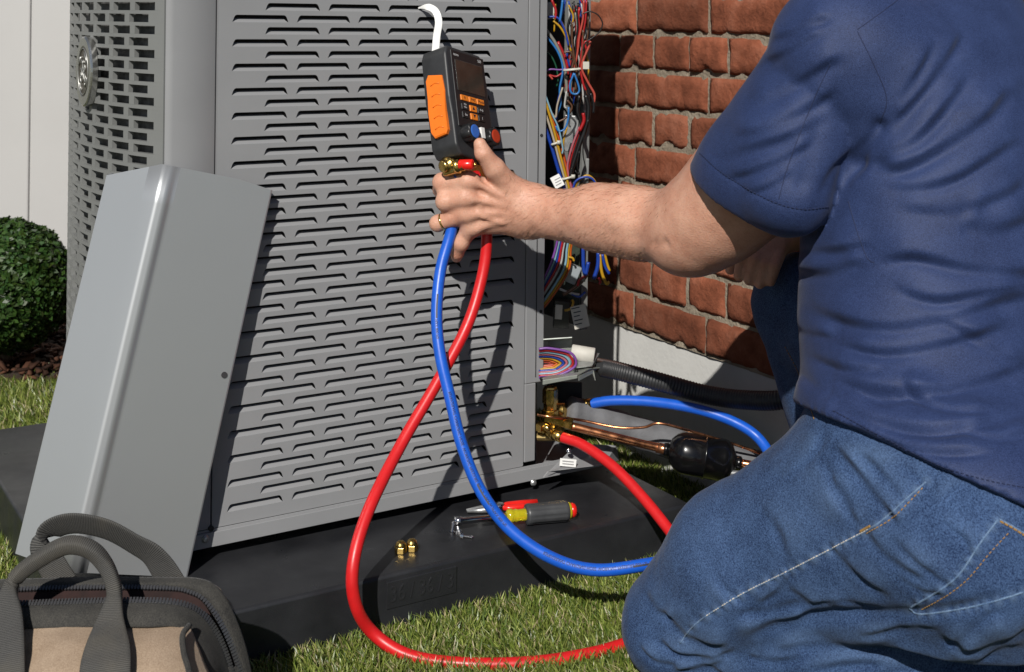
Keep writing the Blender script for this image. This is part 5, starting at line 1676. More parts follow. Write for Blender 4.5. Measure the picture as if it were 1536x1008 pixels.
def subdivide(V, F):
    e = np.concatenate([F[:, [k, (k + 1) % 4]] for k in range(4)])
    es = np.sort(e, 1)
    key = es[:, 0].astype(np.int64) * len(V) + es[:, 1]
    uq, inv = np.unique(key, return_inverse=True)
    ev = (V[uq // len(V)] + V[uq % len(V)]) / 2
    fv = V[F].mean(1)
    n, m, ne = len(V), len(F), len(uq)
    E = inv.reshape(4, m).T + n
    C = np.arange(m) + n + ne
    Q = np.concatenate([np.stack((F[:, k], E[:, k], C, E[:, (k - 1) % 4]), 1) for k in range(4)])
    return np.concatenate((V, ev, fv)), Q

CAM = np.array((0, 0, H_EYE))
def seg_dist(q, A, Bp):
    ab = Bp - A; t = np.clip(((q - A) @ ab) / (ab @ ab), 0, 1)
    d = q - A - t[:, None] * ab
    side = ab[0] * (q[:, 1] - A[1]) - ab[1] * (q[:, 0] - A[0])
    return np.hypot(d[:, 0], d[:, 1]), side, t

def sculpt_folds(V, F, folds, scale=1.0):
    """push folds into the cloth. fold = (amp mm, width px, sharp-side, points px);
       positive amp = ridge, with a valley on the sharp side"""
    N = vnormals(V, F)
    q = to_px(V)
    view = V - CAM; view /= np.linalg.norm(view, axis=1)[:, None]
    facing = -(N * view).sum(1)
    fw = np.clip((facing + 0.05) / 0.3, 0, 1)
    disp = np.zeros(len(V))
    for (amp, w, side, pts) in folds:
        pts = crom(np.array(pts, float), 6)
        lo = pts.min(0) - 4 * w; hi = pts.max(0) + 4 * w
        m = np.where((q[:, 0] > lo[0]) & (q[:, 0] < hi[0]) & (q[:, 1] > lo[1]) & (q[:, 1] < hi[1]) & (fw > 0))[0]
        if len(m) == 0: continue
        qq = q[m]
        best = np.full(len(m), 1e9); sd = np.zeros(len(m)); par = np.zeros(len(m))
        nseg = len(pts) - 1
        for i in range(nseg):
            d, s, t = seg_dist(qq, pts[i], pts[i + 1])
            b_ = d < best
            best[b_] = d[b_]; sd[b_] = np.sign(s[b_]); par[b_] = (i + t[b_]) / nseg
        taper = np.clip(np.minimum(par, 1 - par) / 0.22, 0, 1); taper = taper * taper * (3 - 2 * taper)
        sgn = sd * best
        x = sgn / w
        prof = np.exp(-x * x)
        if side:
            xs_ = x * side
            prof = np.where(xs_ < 0, np.exp(-(xs_ / 1.5) ** 2), np.exp(-(xs_ / 0.5) ** 2)) - 0.55 * np.exp(-((xs_ - 0.85) / 0.45) ** 2)
        disp[m] += (0.78 + 0.32 * np.sin(par * 9.0 + pts[0, 0])) * amp * 0.001 * scale * prof * taper
    sculpt_folds.last = disp * fw
    return V + N * (disp * fw)[:, None]

_perm = np.random.default_rng(11).random((32, 32, 32))
def vnoise(P):
    i = np.floor(P).astype(int); f = P - i; f = f * f * (3 - 2 * f)
    out = 0
    for dx in (0, 1):
        for dy in (0, 1):
            for dz in (0, 1):
                w = (f[:, 0] if dx else 1 - f[:, 0]) * (f[:, 1] if dy else 1 - f[:, 1]) * (f[:, 2] if dz else 1 - f[:, 2])
                out = out + w * _perm[(i[:, 0] + dx) % 32, (i[:, 1] + dy) % 32, (i[:, 2] + dz) % 32]
    return out * 2 - 1
def noise_disp(V, F, amp, freq, seed=0.0):
    return V + vnormals(V, F) * (vnoise(V * freq + seed) * amp)[:, None]

# joints (photo pixel + depth)
LSH = at(1262, 78, 1.58); LEL = at(1020, 350, 1.74); LWR = at(792, 316, 1.915)
LHIP = at(1392, 752, 1.47); LKN = at(1022, 936, 1.665)
RIGHT = np.array((0.87, 0.45, -0.22)); RIGHT /= np.linalg.norm(RIGHT)
RSH = LSH + RIGHT * 0.38
SC = (LSH + RSH) / 2
RHIP = LHIP + np.array((0.70, 0.70, 0.0)) * 0.18
PC = (LHIP + RHIP) / 2
RKN = at(1203, 455, 1.95); RFT = np.array((RKN[0] + 0.10, RKN[1] - 0.02, 0.05))
LAN = np.array((LKN[0] + 0.36, LKN[1] - 0.24, 0.085))
RHA = at(1128, 372, 1.94)
REL = (RSH + RHA) / 2 + np.array((0.12, 0.0, -0.06))
SPN = SC - PC; SPL = np.linalg.norm(SPN); SPN = SPN / SPL
LV = -RIGHT - SPN * np.dot(-RIGHT, SPN); LV /= np.linalg.norm(LV)         # his left
FV = np.cross(LV, SPN); FV /= np.linalg.norm(FV)
if FV[1] < 0: FV = -FV                                                     # his front, away from the camera

TT = np.array([-0.35, -0.12, 0.02, 0.2, 0.42, 0.65, 0.85, 1.0, 1.12, 1.3])
TA = np.array([0.150, 0.172, 0.178, 0.178, 0.175, 0.180, 0.185, 0.170, 0.11, 0.06])
TF = np.array([0.120, 0.125, 0.132, 0.152, 0.170, 0.158, 0.128, 0.095, 0.070, 0.06])
TB = np.array([0.130, 0.150, 0.140, 0.118, 0.118, 0.128, 0.128, 0.105, 0.075, 0.06])
def torso(P, grow=0.0, t0=-0.35, t1=1.25):
    q = P - PC.astype(np.float32)
    t = (q @ SPN.astype(np.float32)) / SPL
    tc = np.clip(t, t0, t1)
    l = q @ LV.astype(np.float32); d = q @ FV.astype(np.float32)
    a = np.interp(tc, TT, TA) + grow; f = np.interp(tc, TT, TF) + grow; b = np.interp(tc, TT, TB) + grow
    dd = np.where(d > 0, f, b)
    e = 2.3
    k = (np.abs(l / a) ** e + np.abs(d / dd) ** e) ** (1 / e)
    s = (k - 1) * np.minimum(a, dd)
    ex = np.abs(t - tc) * SPL
    return np.where(ex > 0, np.sqrt(np.maximum(s, 0) ** 2 + ex ** 2) + np.minimum(s, 0) * 0, s).astype(np.float32)

person = thing('person', (PC[0], PC[1], 0), 'person in navy polo shirt and blue jeans kneeling, left hand reaching to the gauge', 'person')

# ---- skin: arm and hand seen in the photo, fine grid
def hz(x, y, Y): return at(620 + x / 4.2, 180 + y / 4.2, Y)
HW_ = hz(740, 560, 1.905)
fing = {
 'index': ([hz(345, 385, 1.884), hz(185, 395, 1.902), hz(168, 440, 1.940), hz(235, 450, 1.952)], [0.0150, 0.0138, 0.0110, 0.0088]),
 'middle': ([hz(325, 490, 1.884), hz(205, 512, 1.892), hz(195, 530, 1.935), hz(255, 535, 1.952)], [0.0152, 0.0138, 0.0110, 0.0090]),
 'ring': ([hz(330, 590, 1.890), hz(155, 652, 1.905), hz(170, 650, 1.942), hz(240, 640, 1.955)], [0.0140, 0.0112, 0.0100, 0.0085]),
 'little': ([hz(365, 675, 1.898), hz(300, 775, 1.905), hz(276, 840, 1.915), hz(272, 862, 1.925)], [0.0128, 0.0108, 0.0096, 0.0085]),
}
thumb = ([hz(615, 440, 1.900), hz(510, 305, 1.876), hz(440, 210, 1.866), hz(420, 152, 1.866)], [0.0190, 0.0155, 0.0118, 0.0092])
palm = [(hz(640, 500, 1.905), hz(365, 400, 1.893), 0.0215, 0.0135), (hz(660, 545, 1.905), hz(345, 492, 1.892), 0.023, 0.0140),
        (hz(660, 590, 1.907), hz(350, 585, 1.895), 0.022, 0.0140), (hz(650, 625, 1.91), hz(385, 665, 1.902), 0.020, 0.0135)]
ELB = at(1012, 372, 1.80)
def arm_sdf(P):
    wd = np.array((0.05, -0.25, 1.0))
    d = ecap(P, at(955, 338, 1.80), LWR, 0.0445, 0.0345, wd, 0.86)                     # forearm
    d = smin(d, rcone(P, at(1035, 345, 1.745), at(900, 322, 1.84), 0.048, 0.041), 0.03)
    d = smin(d, rcone(P, at(1016, 370, 1.738), at(1018, 366, 1.742), 0.030, 0.030), 0.03)    # elbow
    d = smin(d, rcone(P, at(1080, 318, 1.70), at(1190, 180, 1.63), 0.061, 0.067), 0.05)    # upper arm
    d = smin(d, rcone(P, at(1045, 340, 1.73), at(1110, 285, 1.685), 0.051, 0.066), 0.04)
    d = smin(d, ecap(P, LWR, HW_, 0.0345, 0.030, wd, 0.74), 0.02)                       # wrist
    h = ecap(P, HW_, hz(600, 560, 1.905), 0.030, 0.031, wd, 0.66)
    for (a_, b_, r1, r2) in palm: h = smin(h, rcone(P, a_, b_, r1, r2), 0.012)
    h = smin(h, rcone(P, thumb[0][0], hz(640, 520, 1.905), 0.0185, 0.022), 0.015)
    d = smin(d, h, 0.02)
    for nm, (pts, rr) in fing.items():
        f = None
        for i in range(3):
            c = rcone(P, pts[i], pts[i + 1], rr[i], rr[i + 1])
            f = c if f is None else smin(f, c, 0.003)
        f = smin(f, rcone(P, pts[1], pts[1] + 1e-4, rr[1] * 1.06, rr[1] * 1.06), 0.004)
        d = smin(d, f, 0.009)
        d = smin(d, rcone(P, pts[0] + np.array((0, -0.003, 0.0)), pts[0] + np.array((0.004, -0.003, 0.0)), 0.0112, 0.0108), 0.008)   # knuckle
    t = None
    for i in range(3):
        c = rcone(P, thumb[0][i], thumb[0][i + 1], thumb[1][i], thumb[1][i + 1])
        t = c if t is None else smin(t, c, 0.004)
    d = smin(d, t, 0.011)
    # tendons and a vein standing out on the back of the hand
    for nm in ('index', 'middle', 'ring', 'little'):
        a_ = fing[nm][0][0] + np.array((0.010, -0.0100, 0.0)); b_ = HW_ + (fing[nm][0][0] - HW_) * 0.35 + np.array((0, -0.0165, 0))
        d = smin(d, rcone(P, a_, b_, 0.0035, 0.0028), 0.008)
    v_ = [hz(480, 470, 1.8815), hz(420, 540, 1.8795), hz(440, 610, 1.880), hz(560, 650, 1.884)]
    for i in range(3): d = smin(d, rcone(P, v_[i], v_[i + 1], 0.0018, 0.0018), 0.005)
    return d
V1, F1 = surface_nets(arm_sdf, (-0.135, 1.55, 0.40), (0.46, 1.99, 0.86), 0.0026)
V1 = smooth_mesh(V1, F1, 1, 0.4)
skin_folds = [(-1.6, 3.0, 0, [(705, 235), (712, 243), (722, 246)]), (-1.2, 2.5, 0, [(716, 222), (722, 226), (728, 226)]), (-1.0, 3, 0, [(752, 262), (762, 270), (774, 280)]),
    (-1.2, 3, 0, [(795, 330), (797, 345), (790, 356)]), (-1.0, 3, 0, [(701, 352), (712, 358), (722, 352)]), (-1.4, 3, 0, [(690, 350), (700, 362), (716, 362)]),
    (-2.2, 8, 0, [(975, 362), (990, 368), (1006, 362)]), (2.0, 14, 0, [(870, 320), (920, 330), (960, 330)]), (-1.2, 10, 0, [(900, 350), (940, 356), (970, 360)]),
    (-1.3, 2.5, 0, [(664, 290), (668, 293), (676, 294)]), (-1.3, 2.5, 0, [(668, 318), (674, 322), (682, 322)]), (-1.2, 5, 0, [(735, 300), (750, 312), (770, 318)]), (1.0, 5, 0, [(740, 330), (760, 335), (785, 332)])]
V1 = sculpt_folds(V1, F1, skin_folds)
V1 = noise_disp(V1, F1, 0.0004, 60)

# fine hair along the forearm
N1 = vnormals(V1, F1)
px1 = to_px(V1)
cand = np.where((px1[:, 0] > 760) & (px1[:, 0] < 960 + 30 * np.random.default_rng(8).normal(size=len(px1))) & (N1[:, 1] < 0.35))[0]
hr_ = np.random.default_rng(4)
pick = hr_.choice(cand, 1300, replace=True)
hn = N1[pick]; base_h = V1[pick]
flow = (LWR - LEL) / np.linalg.norm(LWR - LEL) + np.array((0, 0, -0.75)) + hr_.normal(size=(1300, 3)) * 0.3
flow = flow - hn * (flow * hn).sum(1)[:, None]; flow /= np.linalg.norm(flow, axis=1)[:, None]
hl = hr_.uniform(0.006, 0.013, 1300)[:, None]
side_h = np.cross(hn, flow) * 0.00004
HV = np.stack((base_h - side_h, base_h + side_h, base_h + flow * hl * 0.55 + hn * hl * 0.08 + side_h * 0.6, base_h + flow * hl + hn * hl * 0.08), 1).reshape(-1, 3)
ih = np.arange(1300)[:, None] * 4
HF = np.concatenate((ih + [0, 1, 2], ih + [0, 2, 3]))
HAIR = (HV, HF)
# ---- the rest of the body, coarser: trunk, neck, head, right arm and hand (mostly under cloth)
UPN = np.array((-0.12, 0.25, 0.96)); UPN /= np.linalg.norm(UPN)
NECK = SC + SPN * 0.05; HD = NECK + UPN * 0.19
FACE = np.array((-0.78, 0.52, -0.30)); FACE /= np.linalg.norm(FACE)
FACE = FACE - UPN * np.dot(FACE, UPN); FACE /= np.linalg.norm(FACE); HSIDE = np.cross(UPN, FACE)
def hd(f, s, u): return HD + FACE * f + HSIDE * s + UPN * u
rf = {  # right hand resting on the knee: base, mid, tip
 0: (at(1148, 352, 1.935), at(1122, 375, 1.905), at(1116, 408, 1.90)), 1: (at(1158, 358, 1.93), at(1140, 385, 1.895), at(1132, 415, 1.892)),
 2: (at(1170, 362, 1.925), at(1155, 392, 1.89), at(1148, 420, 1.885)), 3: (at(1180, 365, 1.92), at(1170, 394, 1.885), at(1164, 416, 1.882)), 4: (at(1150, 345, 1.95), at(1112, 362, 1.945), at(1104, 398, 1.95))}
rf = {k_: tuple(p_ + np.array((-0.008, 0.0, -0.006)) for p_ in q_) for k_, q_ in rf.items()}
RW = at(1190, 345, 1.95)
def body_sdf(P):
    d = torso(P, -0.02)
    d = smin(d, rcone(P, SC - RIGHT * 0.15, SC + RIGHT * 0.15, 0.06, 0.06), 0.06)
    d = smin(d, rcone(P, LSH, at(1190, 180, 1.63), 0.062, 0.060), 0.05)
    d = smin(d, rcone(P, RSH, REL, 0.062, 0.045), 0.04)
    d = smin(d, rcone(P, REL, RW, 0.045, 0.028), 0.02)
    for nm in (0, 1, 2, 3): d = smin(d, rcone(P, RW, rf[nm][0], 0.024, 0.0125), 0.012)
    for k_, (a_, b_, c_) in rf.items():
        r_ = 0.0092 if k_ < 4 else 0.0105
        d = smin(d, np.minimum(rcone(P, a_, b_, r_ * 1.15, r_), rcone(P, b_, c_, r_, r_ * 0.82)), 0.006)
    d = smin(d, rcone(P, NECK - UPN * 0.06, HD - UPN * 0.05, 0.062, 0.056), 0.03)
    h = rcone(P, hd(-0.012, 0, 0.035), hd(0.018, 0, 0.03), 0.088, 0.082)
    h = smin(h, rcone(P, hd(0.045, 0, -0.055), hd(0.06, 0, -0.085), 0.052, 0.030), 0.04)
    h = smin(h, rcone(P, hd(0.094, 0, 0.015), hd(0.112, 0, -0.018), 0.008, 0.012), 0.012)
    for s in (-1, 1):
        h = smin(h, rcone(P, hd(0.088, s * 0.033, -0.02), hd(0.082, s * 0.04, -0.03), 0.016, 0.016), 0.025)
        h = smax(h, -rcone(P, hd(0.108, s * 0.033, 0.014), hd(0.106, s * 0.036, 0.012), 0.014, 0.013), 0.015)
        h = smin(h, rcone(P, hd(0.080, s * 0.033, 0.013), hd(0.080, s * 0.033, 0.012), 0.013, 0.013), 0.004)
        h = smin(h, ecap(P, hd(-0.008, s * 0.086, 0.022), hd(-0.002, s * 0.082, -0.020), 0.020, 0.012, FACE, 0.45), 0.008)
    h = smin(h, rcone(P, hd(0.099, -0.018, -0.050), hd(0.099, 0.018, -0.050), 0.0075, 0.0075), 0.007)
    h = smax(h, -rcone(P, hd(0.109, -0.02, -0.0495), hd(0.109, 0.02, -0.0495), 0.0022, 0.0022), 0.004)
    d = smin(d, h, 0.03)
    return d
V2, F2 = surface_nets(body_sdf, (0.28, 1.24, 0.20), (1.02, 2.20, 1.32), 0.0085)
V2 = smooth_mesh(V2, F2, 2, 0.4)
# finer right hand
def rhand(P):
    d = rcone(P, REL, RW, 0.045, 0.028)
    for nm in (0, 1, 2, 3): d = smin(d, rcone(P, RW, rf[nm][0], 0.024, 0.0125), 0.012)
    for k_, (a_, b_, c_) in rf.items():
        r_ = 0.0092 if k_ < 4 else 0.0105
        d = smin(d, np.minimum(rcone(P, a_, b_, r_ * 1.15, r_), rcone(P, b_, c_, r_, r_ * 0.82)), 0.006)
    return d
lo_ = np.min([p for q in rf.values() for p in q] + [RW], 0) - 0.03; hi_ = np.max([p for q in rf.values() for p in q] + [RW], 0) + 0.03
V3, F3 = surface_nets(rhand, lo_, hi_, 0.0032)
VB = np.concatenate((V1, V2, V3)); FB = np.concatenate((F1, F2 + len(V1), F3 + len(V1) + len(V2)))
wmesh('body', VB, FB, M['skin'], person, True)
ah = wmesh('arm_hair', HAIR[0], HAIR[1], mat('arm_hair', (0.33, 0.19, 0.11), rough=0.6), person); ah['kind'] = 'stuff'
def hair_sdf(P):
    h = rcone(P, hd(-0.022, 0, 0.045), hd(0.008, 0, 0.048), 0.092, 0.086)
    h = smin(h, rcone(P, hd(-0.05, 0, -0.01), hd(-0.05, 0, -0.04), 0.055, 0.04), 0.03)
    cut = (P - hd(0.055, 0, 0.055)) @ (FACE - UPN * 0.9)
    return smax(h, cut.astype(np.float32), 0.02)
V4, F4 = surface_nets(hair_sdf, HD - 0.17, HD + 0.19, 0.007)
wmesh('hair', noise_disp(V4, F4, 0.004, 70), F4, M['hair'], person, True)
# ring
rp0, rp1 = fing['ring'][0][0], fing['ring'][0][1]
rc = rp0 + (rp1 - rp0) * 0.80
V, F = lathe_geo(rc, rp1 - rp0, [(-0.0016, 0.0116), (-0.0016, 0.0126), (0.0, 0.0130), (0.0016, 0.0126), (0.0016, 0.0116)], 28)
wmesh('ring', V, F, M['gold'], person, True)

# ---- polo shirt
slv_a = at(1266, 85, 1.585); slv_b = at(1142, 262, 1.635)
hemA = at(1140, 298, 1.66); hemN = hemA - at(1268, 78, 1.60); hemN /= np.linalg.norm(hemN)
hemN = hemN + np.array((0.10, 0.0, -0.02)); hemN /= np.linalg.norm(hemN)
HP = at(1385, 690, 1.34)                     # point of the shirt hem
hem_n = np.cross(at(1238, 618, 1.0) - CAM, at(1540, 752, 1.0) - CAM); hem_n /= np.linalg.norm(hem_n)
if hem_n[2] > 0: hem_n = -hem_n
HPT = at(1390, 692, 1.40)
def sleeve_outer(P, g=0.0):
    d = rcone(P, slv_a, slv_b, 0.082 + g, 0.080 + g)
    d = smin(d, rcone(P, at(1190, 215, 1.575), at(1184, 290, 1.555), 0.066 + g, 0.052 + g), 0.04)
    d = smin(d, rcone(P, slv_b, at(1086, 322, 1.692), 0.080 + g, 0.073 + g), 0.02)
    return d
def shirt_sdf(P):
    P = P.astype(np.float32)
    t = torso(P, 0.012)
    # cloth bunched over the belt
    s = rcone(P, SC - RIGHT * 0.14, SC + RIGHT * 0.14, 0.075, 0.075)
    t = smin(t, s, 0.07)
    t = smin(t, rcone(P, LSH, SC + SPN * 0.02, 0.088, 0.08), 0.05)
    t = smin(t, rcone(P, RSH, REL, 0.085, 0.075), 0.04)
    t = smin(t, rcone(P, LHIP + np.array((-0.02, 0.02, 0.0)), at(1120, 850, 1.60), 0.143, 0.105), 0.05)
    t = smin(t, rcone(P, at(1455, 800, 1.40), at(1510, 775, 1.43), 0.127, 0.125), 0.04)
    hem = ((P - HPT) @ hem_n).astype(np.float32)
    inner = np.minimum(torso(P, 0.002), rcone(P, LHIP + np.array((-0.02, 0.02, 0.0)), at(1120, 850, 1.60), 0.134, 0.098))
    t = smax(t, hem, 0.004)
    t = smax(t, -smax(inner, -hem - 0.045, 0.004), 0.003)
    s = sleeve_outer(P)
    hp2 = ((P - hemA) @ hemN).astype(np.float32)
    s = smax(s, hp2, 0.003)
    s = smax(s, -smax(sleeve_outer(P, -0.0115), -hp2 - 0.05, 0.004), 0.002)
    d = smin(t, s, 0.003)
    # cut away the neck opening
    nk = rcone(P, NECK + UPN * 0.03, NECK + UPN * 0.2, 0.06, 0.07)
    return smax(d, -nk, 0.004)
V, F = surface_nets(shirt_sdf, (0.20, 1.24, 0.22), (0.96, 2.06, 1.02), 0.0050)
V = smooth_mesh(V, F, 1, 0.45)
V, F = subdivide(V, F)
V = smooth_mesh(V, F, 2, 0.5)
shirt_folds = [
    # sleeve
    (3.2, 14, 1, [(1120, 150), (1170, 130), (1225, 95), (1270, 70)]), (3.0, 13, 1, [(1095, 195), (1150, 182), (1215, 150), (1255, 120)]),
    (3.2, 14, 1, [(1065, 235), (1120, 215), (1180, 195), (1230, 160)]), (2.4, 10, 1, [(1080, 262), (1130, 250), (1185, 225), (1215, 205)]), (2.0, 8, 1, [(1110, 285), (1150, 275), (1190, 250)]),
    (2.0, 9, 1, [(1130, 100), (1180, 70), (1240, 40)]), (2.2, 9, 1, [(1150, 60), (1200, 35), (1250, 15)]), (2.0, 10, 1, [(1210, 310), (1240, 250), (1280, 215), (1310, 190)]), (-2.0, 9, 0, [(1195, 300), (1215, 230), (1240, 160)]),
    # from armpit over the back
    (6.0, 16, 1, [(1300, 245), (1360, 238), (1420, 205), (1475, 165), (1510, 120)]), (5.0, 14, 1, [(1310, 228), (1365, 205), (1415, 150), (1450, 95)]), (4.2, 13, 1, [(1325, 190), (1370, 140), (1410, 85), (1440, 40)]),
    (3.0, 11, 1, [(1335, 150), (1370, 100), (1395, 50)]), (4.0, 14, 1, [(1310, 262), (1370, 272), (1430, 258), (1500, 215), (1536, 195)]), (3.0, 16, 1, [(1340, 300), (1420, 305), (1490, 285), (1550, 250)]),
    (-6.0, 8, 0, [(1275, 275), (1290, 235), (1310, 205), (1330, 175)]), (-4.5, 7, 0, [(1262, 300), (1276, 246), (1300, 246), (1345, 246)]),
    # side and waist
    (5.0, 15, 1, [(1300, 385), (1370, 375), (1450, 392), (1536, 398), (1580, 395)]), (4.0, 13, 1, [(1180, 400), (1240, 398), (1300, 380)]), (4.5, 14, 1, [(1330, 415), (1400, 440), (1470, 430), (1540, 420)]),
    (5.0, 16, 1, [(1200, 440), (1270, 470), (1340, 480), (1420, 465), (1500, 440), (1560, 430)]), (3.5, 12, 1, [(1190, 360), (1250, 368), (1310, 352)]), (4.2, 13, 1, [(1250, 505), (1330, 520), (1420, 505), (1520, 475)]),
    (5.0, 14, 1, [(1230, 545), (1310, 575), (1400, 580), (1480, 560), (1550, 535)]), (4.0, 11, 1, [(1210, 520), (1270, 545), (1330, 550)]), (5.0, 12, 1, [(1260, 600), (1320, 625), (1400, 640), (1480, 625), (1550, 600)]),
    (4.0, 10, 1, [(1350, 560), (1385, 592), (1430, 612), (1500, 610)]), (3.5, 9, 1, [(1270, 625), (1330, 655), (1410, 672), (1500, 670)]), (-3.0, 7, 0, [(1280, 590), (1330, 605), (1360, 598)]), (3.0, 9, 1, [(1440, 640), (1500, 650), (1550, 640)]),
    (3.0, 12, 1, [(1400, 470), (1450, 490), (1500, 520), (1540, 545)]), (2.5, 10, 1, [(1175, 470), (1210, 490), (1260, 498)]), (2.5, 12, -1, [(1180, 560), (1215, 590), (1260, 610)]),
    (3.0, 18, 1, [(1440, 320), (1490, 330), (1550, 310)]), (2.4, 16, 0, [(1440, 60), (1490, 110), (1540, 140)]),
    # crisp hem line
    (-1.1, 2.2, 0, [(1250, 618), (1320, 655), (1410, 700), (1480, 722), (1550, 735)]), (-1.0, 2.0, 0, [(1048, 232), (1085, 262), (1150, 300), (1200, 315), (1245, 312)]),
]
V = sculpt_folds(V, F, [(a_ * (1.0 if abs(w_) < 5 else (1.4 if p_[0][1] > 500 else (1.6 if max(q_[0] for q_ in p_) < 1320 else 1.45))), w_ * 1.38 if abs(w_) > 5 else w_, s_, p_) for (a_, w_, s_, p_) in shirt_folds])
V = smooth_mesh(V, F, 1, 0.5)
V = noise_disp(V, F, 0.0022, 11, 3.0)
shirt = wmesh('polo_shirt', V, F, M['shirt'], person, True)
SHV = (V, F)

# ---- jeans
def jeans_sdf(P):
    P = P.astype(np.float32)
    d = torso(P, 0.0, -0.35, 0.16)
    th = rcone(P, LHIP + np.array((-0.02, 0.02, 0.0)), at(1120, 850, 1.60), 0.128, 0.094)
    th = smin(th, rcone(P, at(1120, 850, 1.60), LKN, 0.094, 0.076), 0.03)
    d = smin(d, th, 0.05)
    d = smin(d, rcone(P, at(1455, 800, 1.40), at(1510, 775, 1.43), 0.112, 0.11), 0.04)           # seat
    cf = rcone(P, LKN + np.array((0.0, -0.01, -0.005)), LKN + (LAN - LKN) * 0.55 + np.array((0.0, 0.0, 0.035)), 0.072, 0.088)
    cf = smin(cf, rcone(P, LKN + (LAN - LKN) * 0.5 + np.array((0, 0, 0.03)), LAN + np.array((0.0, 0.0, 0.02)), 0.085, 0.062), 0.03)
    d = smin(d, cf, 0.010)
    rt = rcone(P, RHIP, RKN, 0.105, 0.072)
    rs = rcone(P, RKN, RFT, 0.071, 0.060)
    d = smin(d, smin(rt, rs, 0.02), 0.03)
    d = smax(d, -(P[:, 2] - 0.012), 0.004)
    return d
V, F = surface_nets(jeans_sdf, (0.06, 1.10, 0.0), (0.95, 2.12, 0.66), 0.0056)
V = smooth_mesh(V, F, 2, 0.45)
V, F = subdivide(V, F)
V = smooth_mesh(V, F, 3, 0.5)
jean_folds = [
    (2.6, 9, 1, [(1130, 905), (1165, 880), (1185, 850)]), (2.4, 9, -1, [(1060, 860), (1085, 895), (1120, 915)]), (2.6, 10, 1, [(975, 880), (990, 910), (1015, 925)]), (2.2, 10, 1, [(1250, 700), (1265, 745), (1300, 790)]),
    (2.4, 9, 1, [(1410, 770), (1450, 800), (1470, 835)]), (2.0, 9, 1, [(1340, 850), (1385, 880), (1430, 890)]), (2.5, 10, -1, [(1230, 640), (1210, 680), (1170, 720)]), (2.2, 8, 1, [(1200, 905), (1260, 895), (1330, 905)]),
    (3.0, 10, 1, [(1120, 975), (1160, 985), (1220, 975)]), (3.0, 10, 1, [(1280, 945), (1340, 935), (1420, 938)]), (2.6, 9, 1, [(1450, 1000), (1490, 970), (1536, 960)]), (2.5, 9, 1, [(1300, 1005), (1360, 1000), (1420, 1010)]),
    (4.5, 13, 1, [(1250, 655), (1290, 700), (1330, 750), (1360, 785)]), (3.5, 12, 1, [(1280, 660), (1330, 705), (1365, 745)]), (3.5, 14, -1, [(1215, 690), (1245, 740), (1270, 790)]),
    (3.2, 13, 1, [(1295, 780), (1340, 830), (1400, 865)]), (3.0, 12, 1, [(1240, 800), (1290, 850), (1350, 895)]), (2.6, 10, 1, [(1330, 790), (1400, 850), (1440, 880)]),
    (-7.0, 8, 0, [(1085, 960), (1150, 945), (1210, 930), (1280, 922), (1380, 920), (1450, 912), (1520, 885)]), (4.0, 12, -1, [(1100, 935), (1160, 930), (1220, 915)]),
    (4.0, 11, 1, [(1000, 905), (1020, 935), (1060, 955), (1100, 955)]), (4.5, 10, 1, [(985, 945), (1020, 972), (1070, 975), (1105, 965)]), (4.0, 10, 1, [(1005, 1000), (1050, 995), (1090, 980)]), (3.0, 8, 1, [(960, 960), (985, 985), (1020, 990)]),
    (3.5, 12, 1, [(1040, 985), (1080, 1000), (1110, 1025)]), (4.0, 16, 1, [(1150, 965), (1250, 955), (1360, 955)]), (3.5, 14, 1, [(1180, 1005), (1280, 985), (1400, 990), (1480, 975)]), (3.5, 12, -1, [(1420, 985), (1470, 950), (1510, 920)]),
    (4.0, 12, 1, [(1400, 940), (1450, 960), (1500, 950), (1550, 930)]), (2.5, 16, 1, [(1140, 740), (1180, 790), (1200, 850)]), (2.0, 12, 1, [(1180, 870), (1220, 895), (1270, 905)]),
    (3.0, 10, 0, [(1165, 520), (1190, 560), (1225, 640)]), (2.2, 10, 1, [(1400, 760), (1440, 720), (1500, 735)]), (2.0, 12, 1, [(1300, 690), (1350, 690), (1400, 720)]),
]
V = sculpt_folds(V, F, [(a_ * 1.4, w_ * 1.2, s_, p_) for (a_, w_, s_, p_) in jean_folds])
V = smooth_mesh(V, F, 1, 0.5)
wear = np.clip(sculpt_folds.last / 0.006, 0, 1) * 0.2
def pucker(V, F, line, period, width, amp):
    N = vnormals(V, F); q = to_px(V)
    pts = crom(np.array(line, float), 6)
    best = np.full(len(V), 1e9); par = np.zeros(len(V)); acc = 0.0
    for i in range(len(pts) - 1):
        d, s, t = seg_dist(q, pts[i], pts[i + 1]); L = np.hypot(*(pts[i + 1] - pts[i]))
        m = d < best; best[m] = d[m]; par[m] = acc + t[m] * L; acc += L
    w = np.exp(-(best / width) ** 2) * (N[:, 1] < 0.2)
    ph = np.sin(par / period * 2 * np.pi + 1.7 * np.sin(par / period * 1.1))
    return V + N * (w * ph * amp)[:, None], w * np.clip(0.45 + 0.55 * ph, 0, 1)
for line in ([(1020, 965), (1035, 945), (1058, 925), (1110, 893), (1180, 858), (1250, 822), (1300, 796), (1330, 775), (1360, 748), (1390, 722)],
             [(1498, 778), (1470, 815), (1440, 860), (1410, 885), (1364, 912)], [(1364, 912), (1378, 921), (1420, 917), (1480, 905), (1545, 885)]):
    V, w_ = pucker(V, F, line, 17, 8, 0.0011)
    wear = np.maximum(wear, 0.42 * w_)
wear = wear + 0.07 * np.clip(vnoise(V * 9.0 + 4) + 0.2, 0, 1) * np.clip(1.2 - np.hypot(to_px(V)[:, 0] - 1130, to_px(V)[:, 1] - 800) / 260, 0, 1)
V = noise_disp(V, F, 0.0024, 16, 9.0)
V = noise_disp(V, F, 0.0006, 60, 2.0)
V[:, 2] = np.maximum(V[:, 2], 0.008)
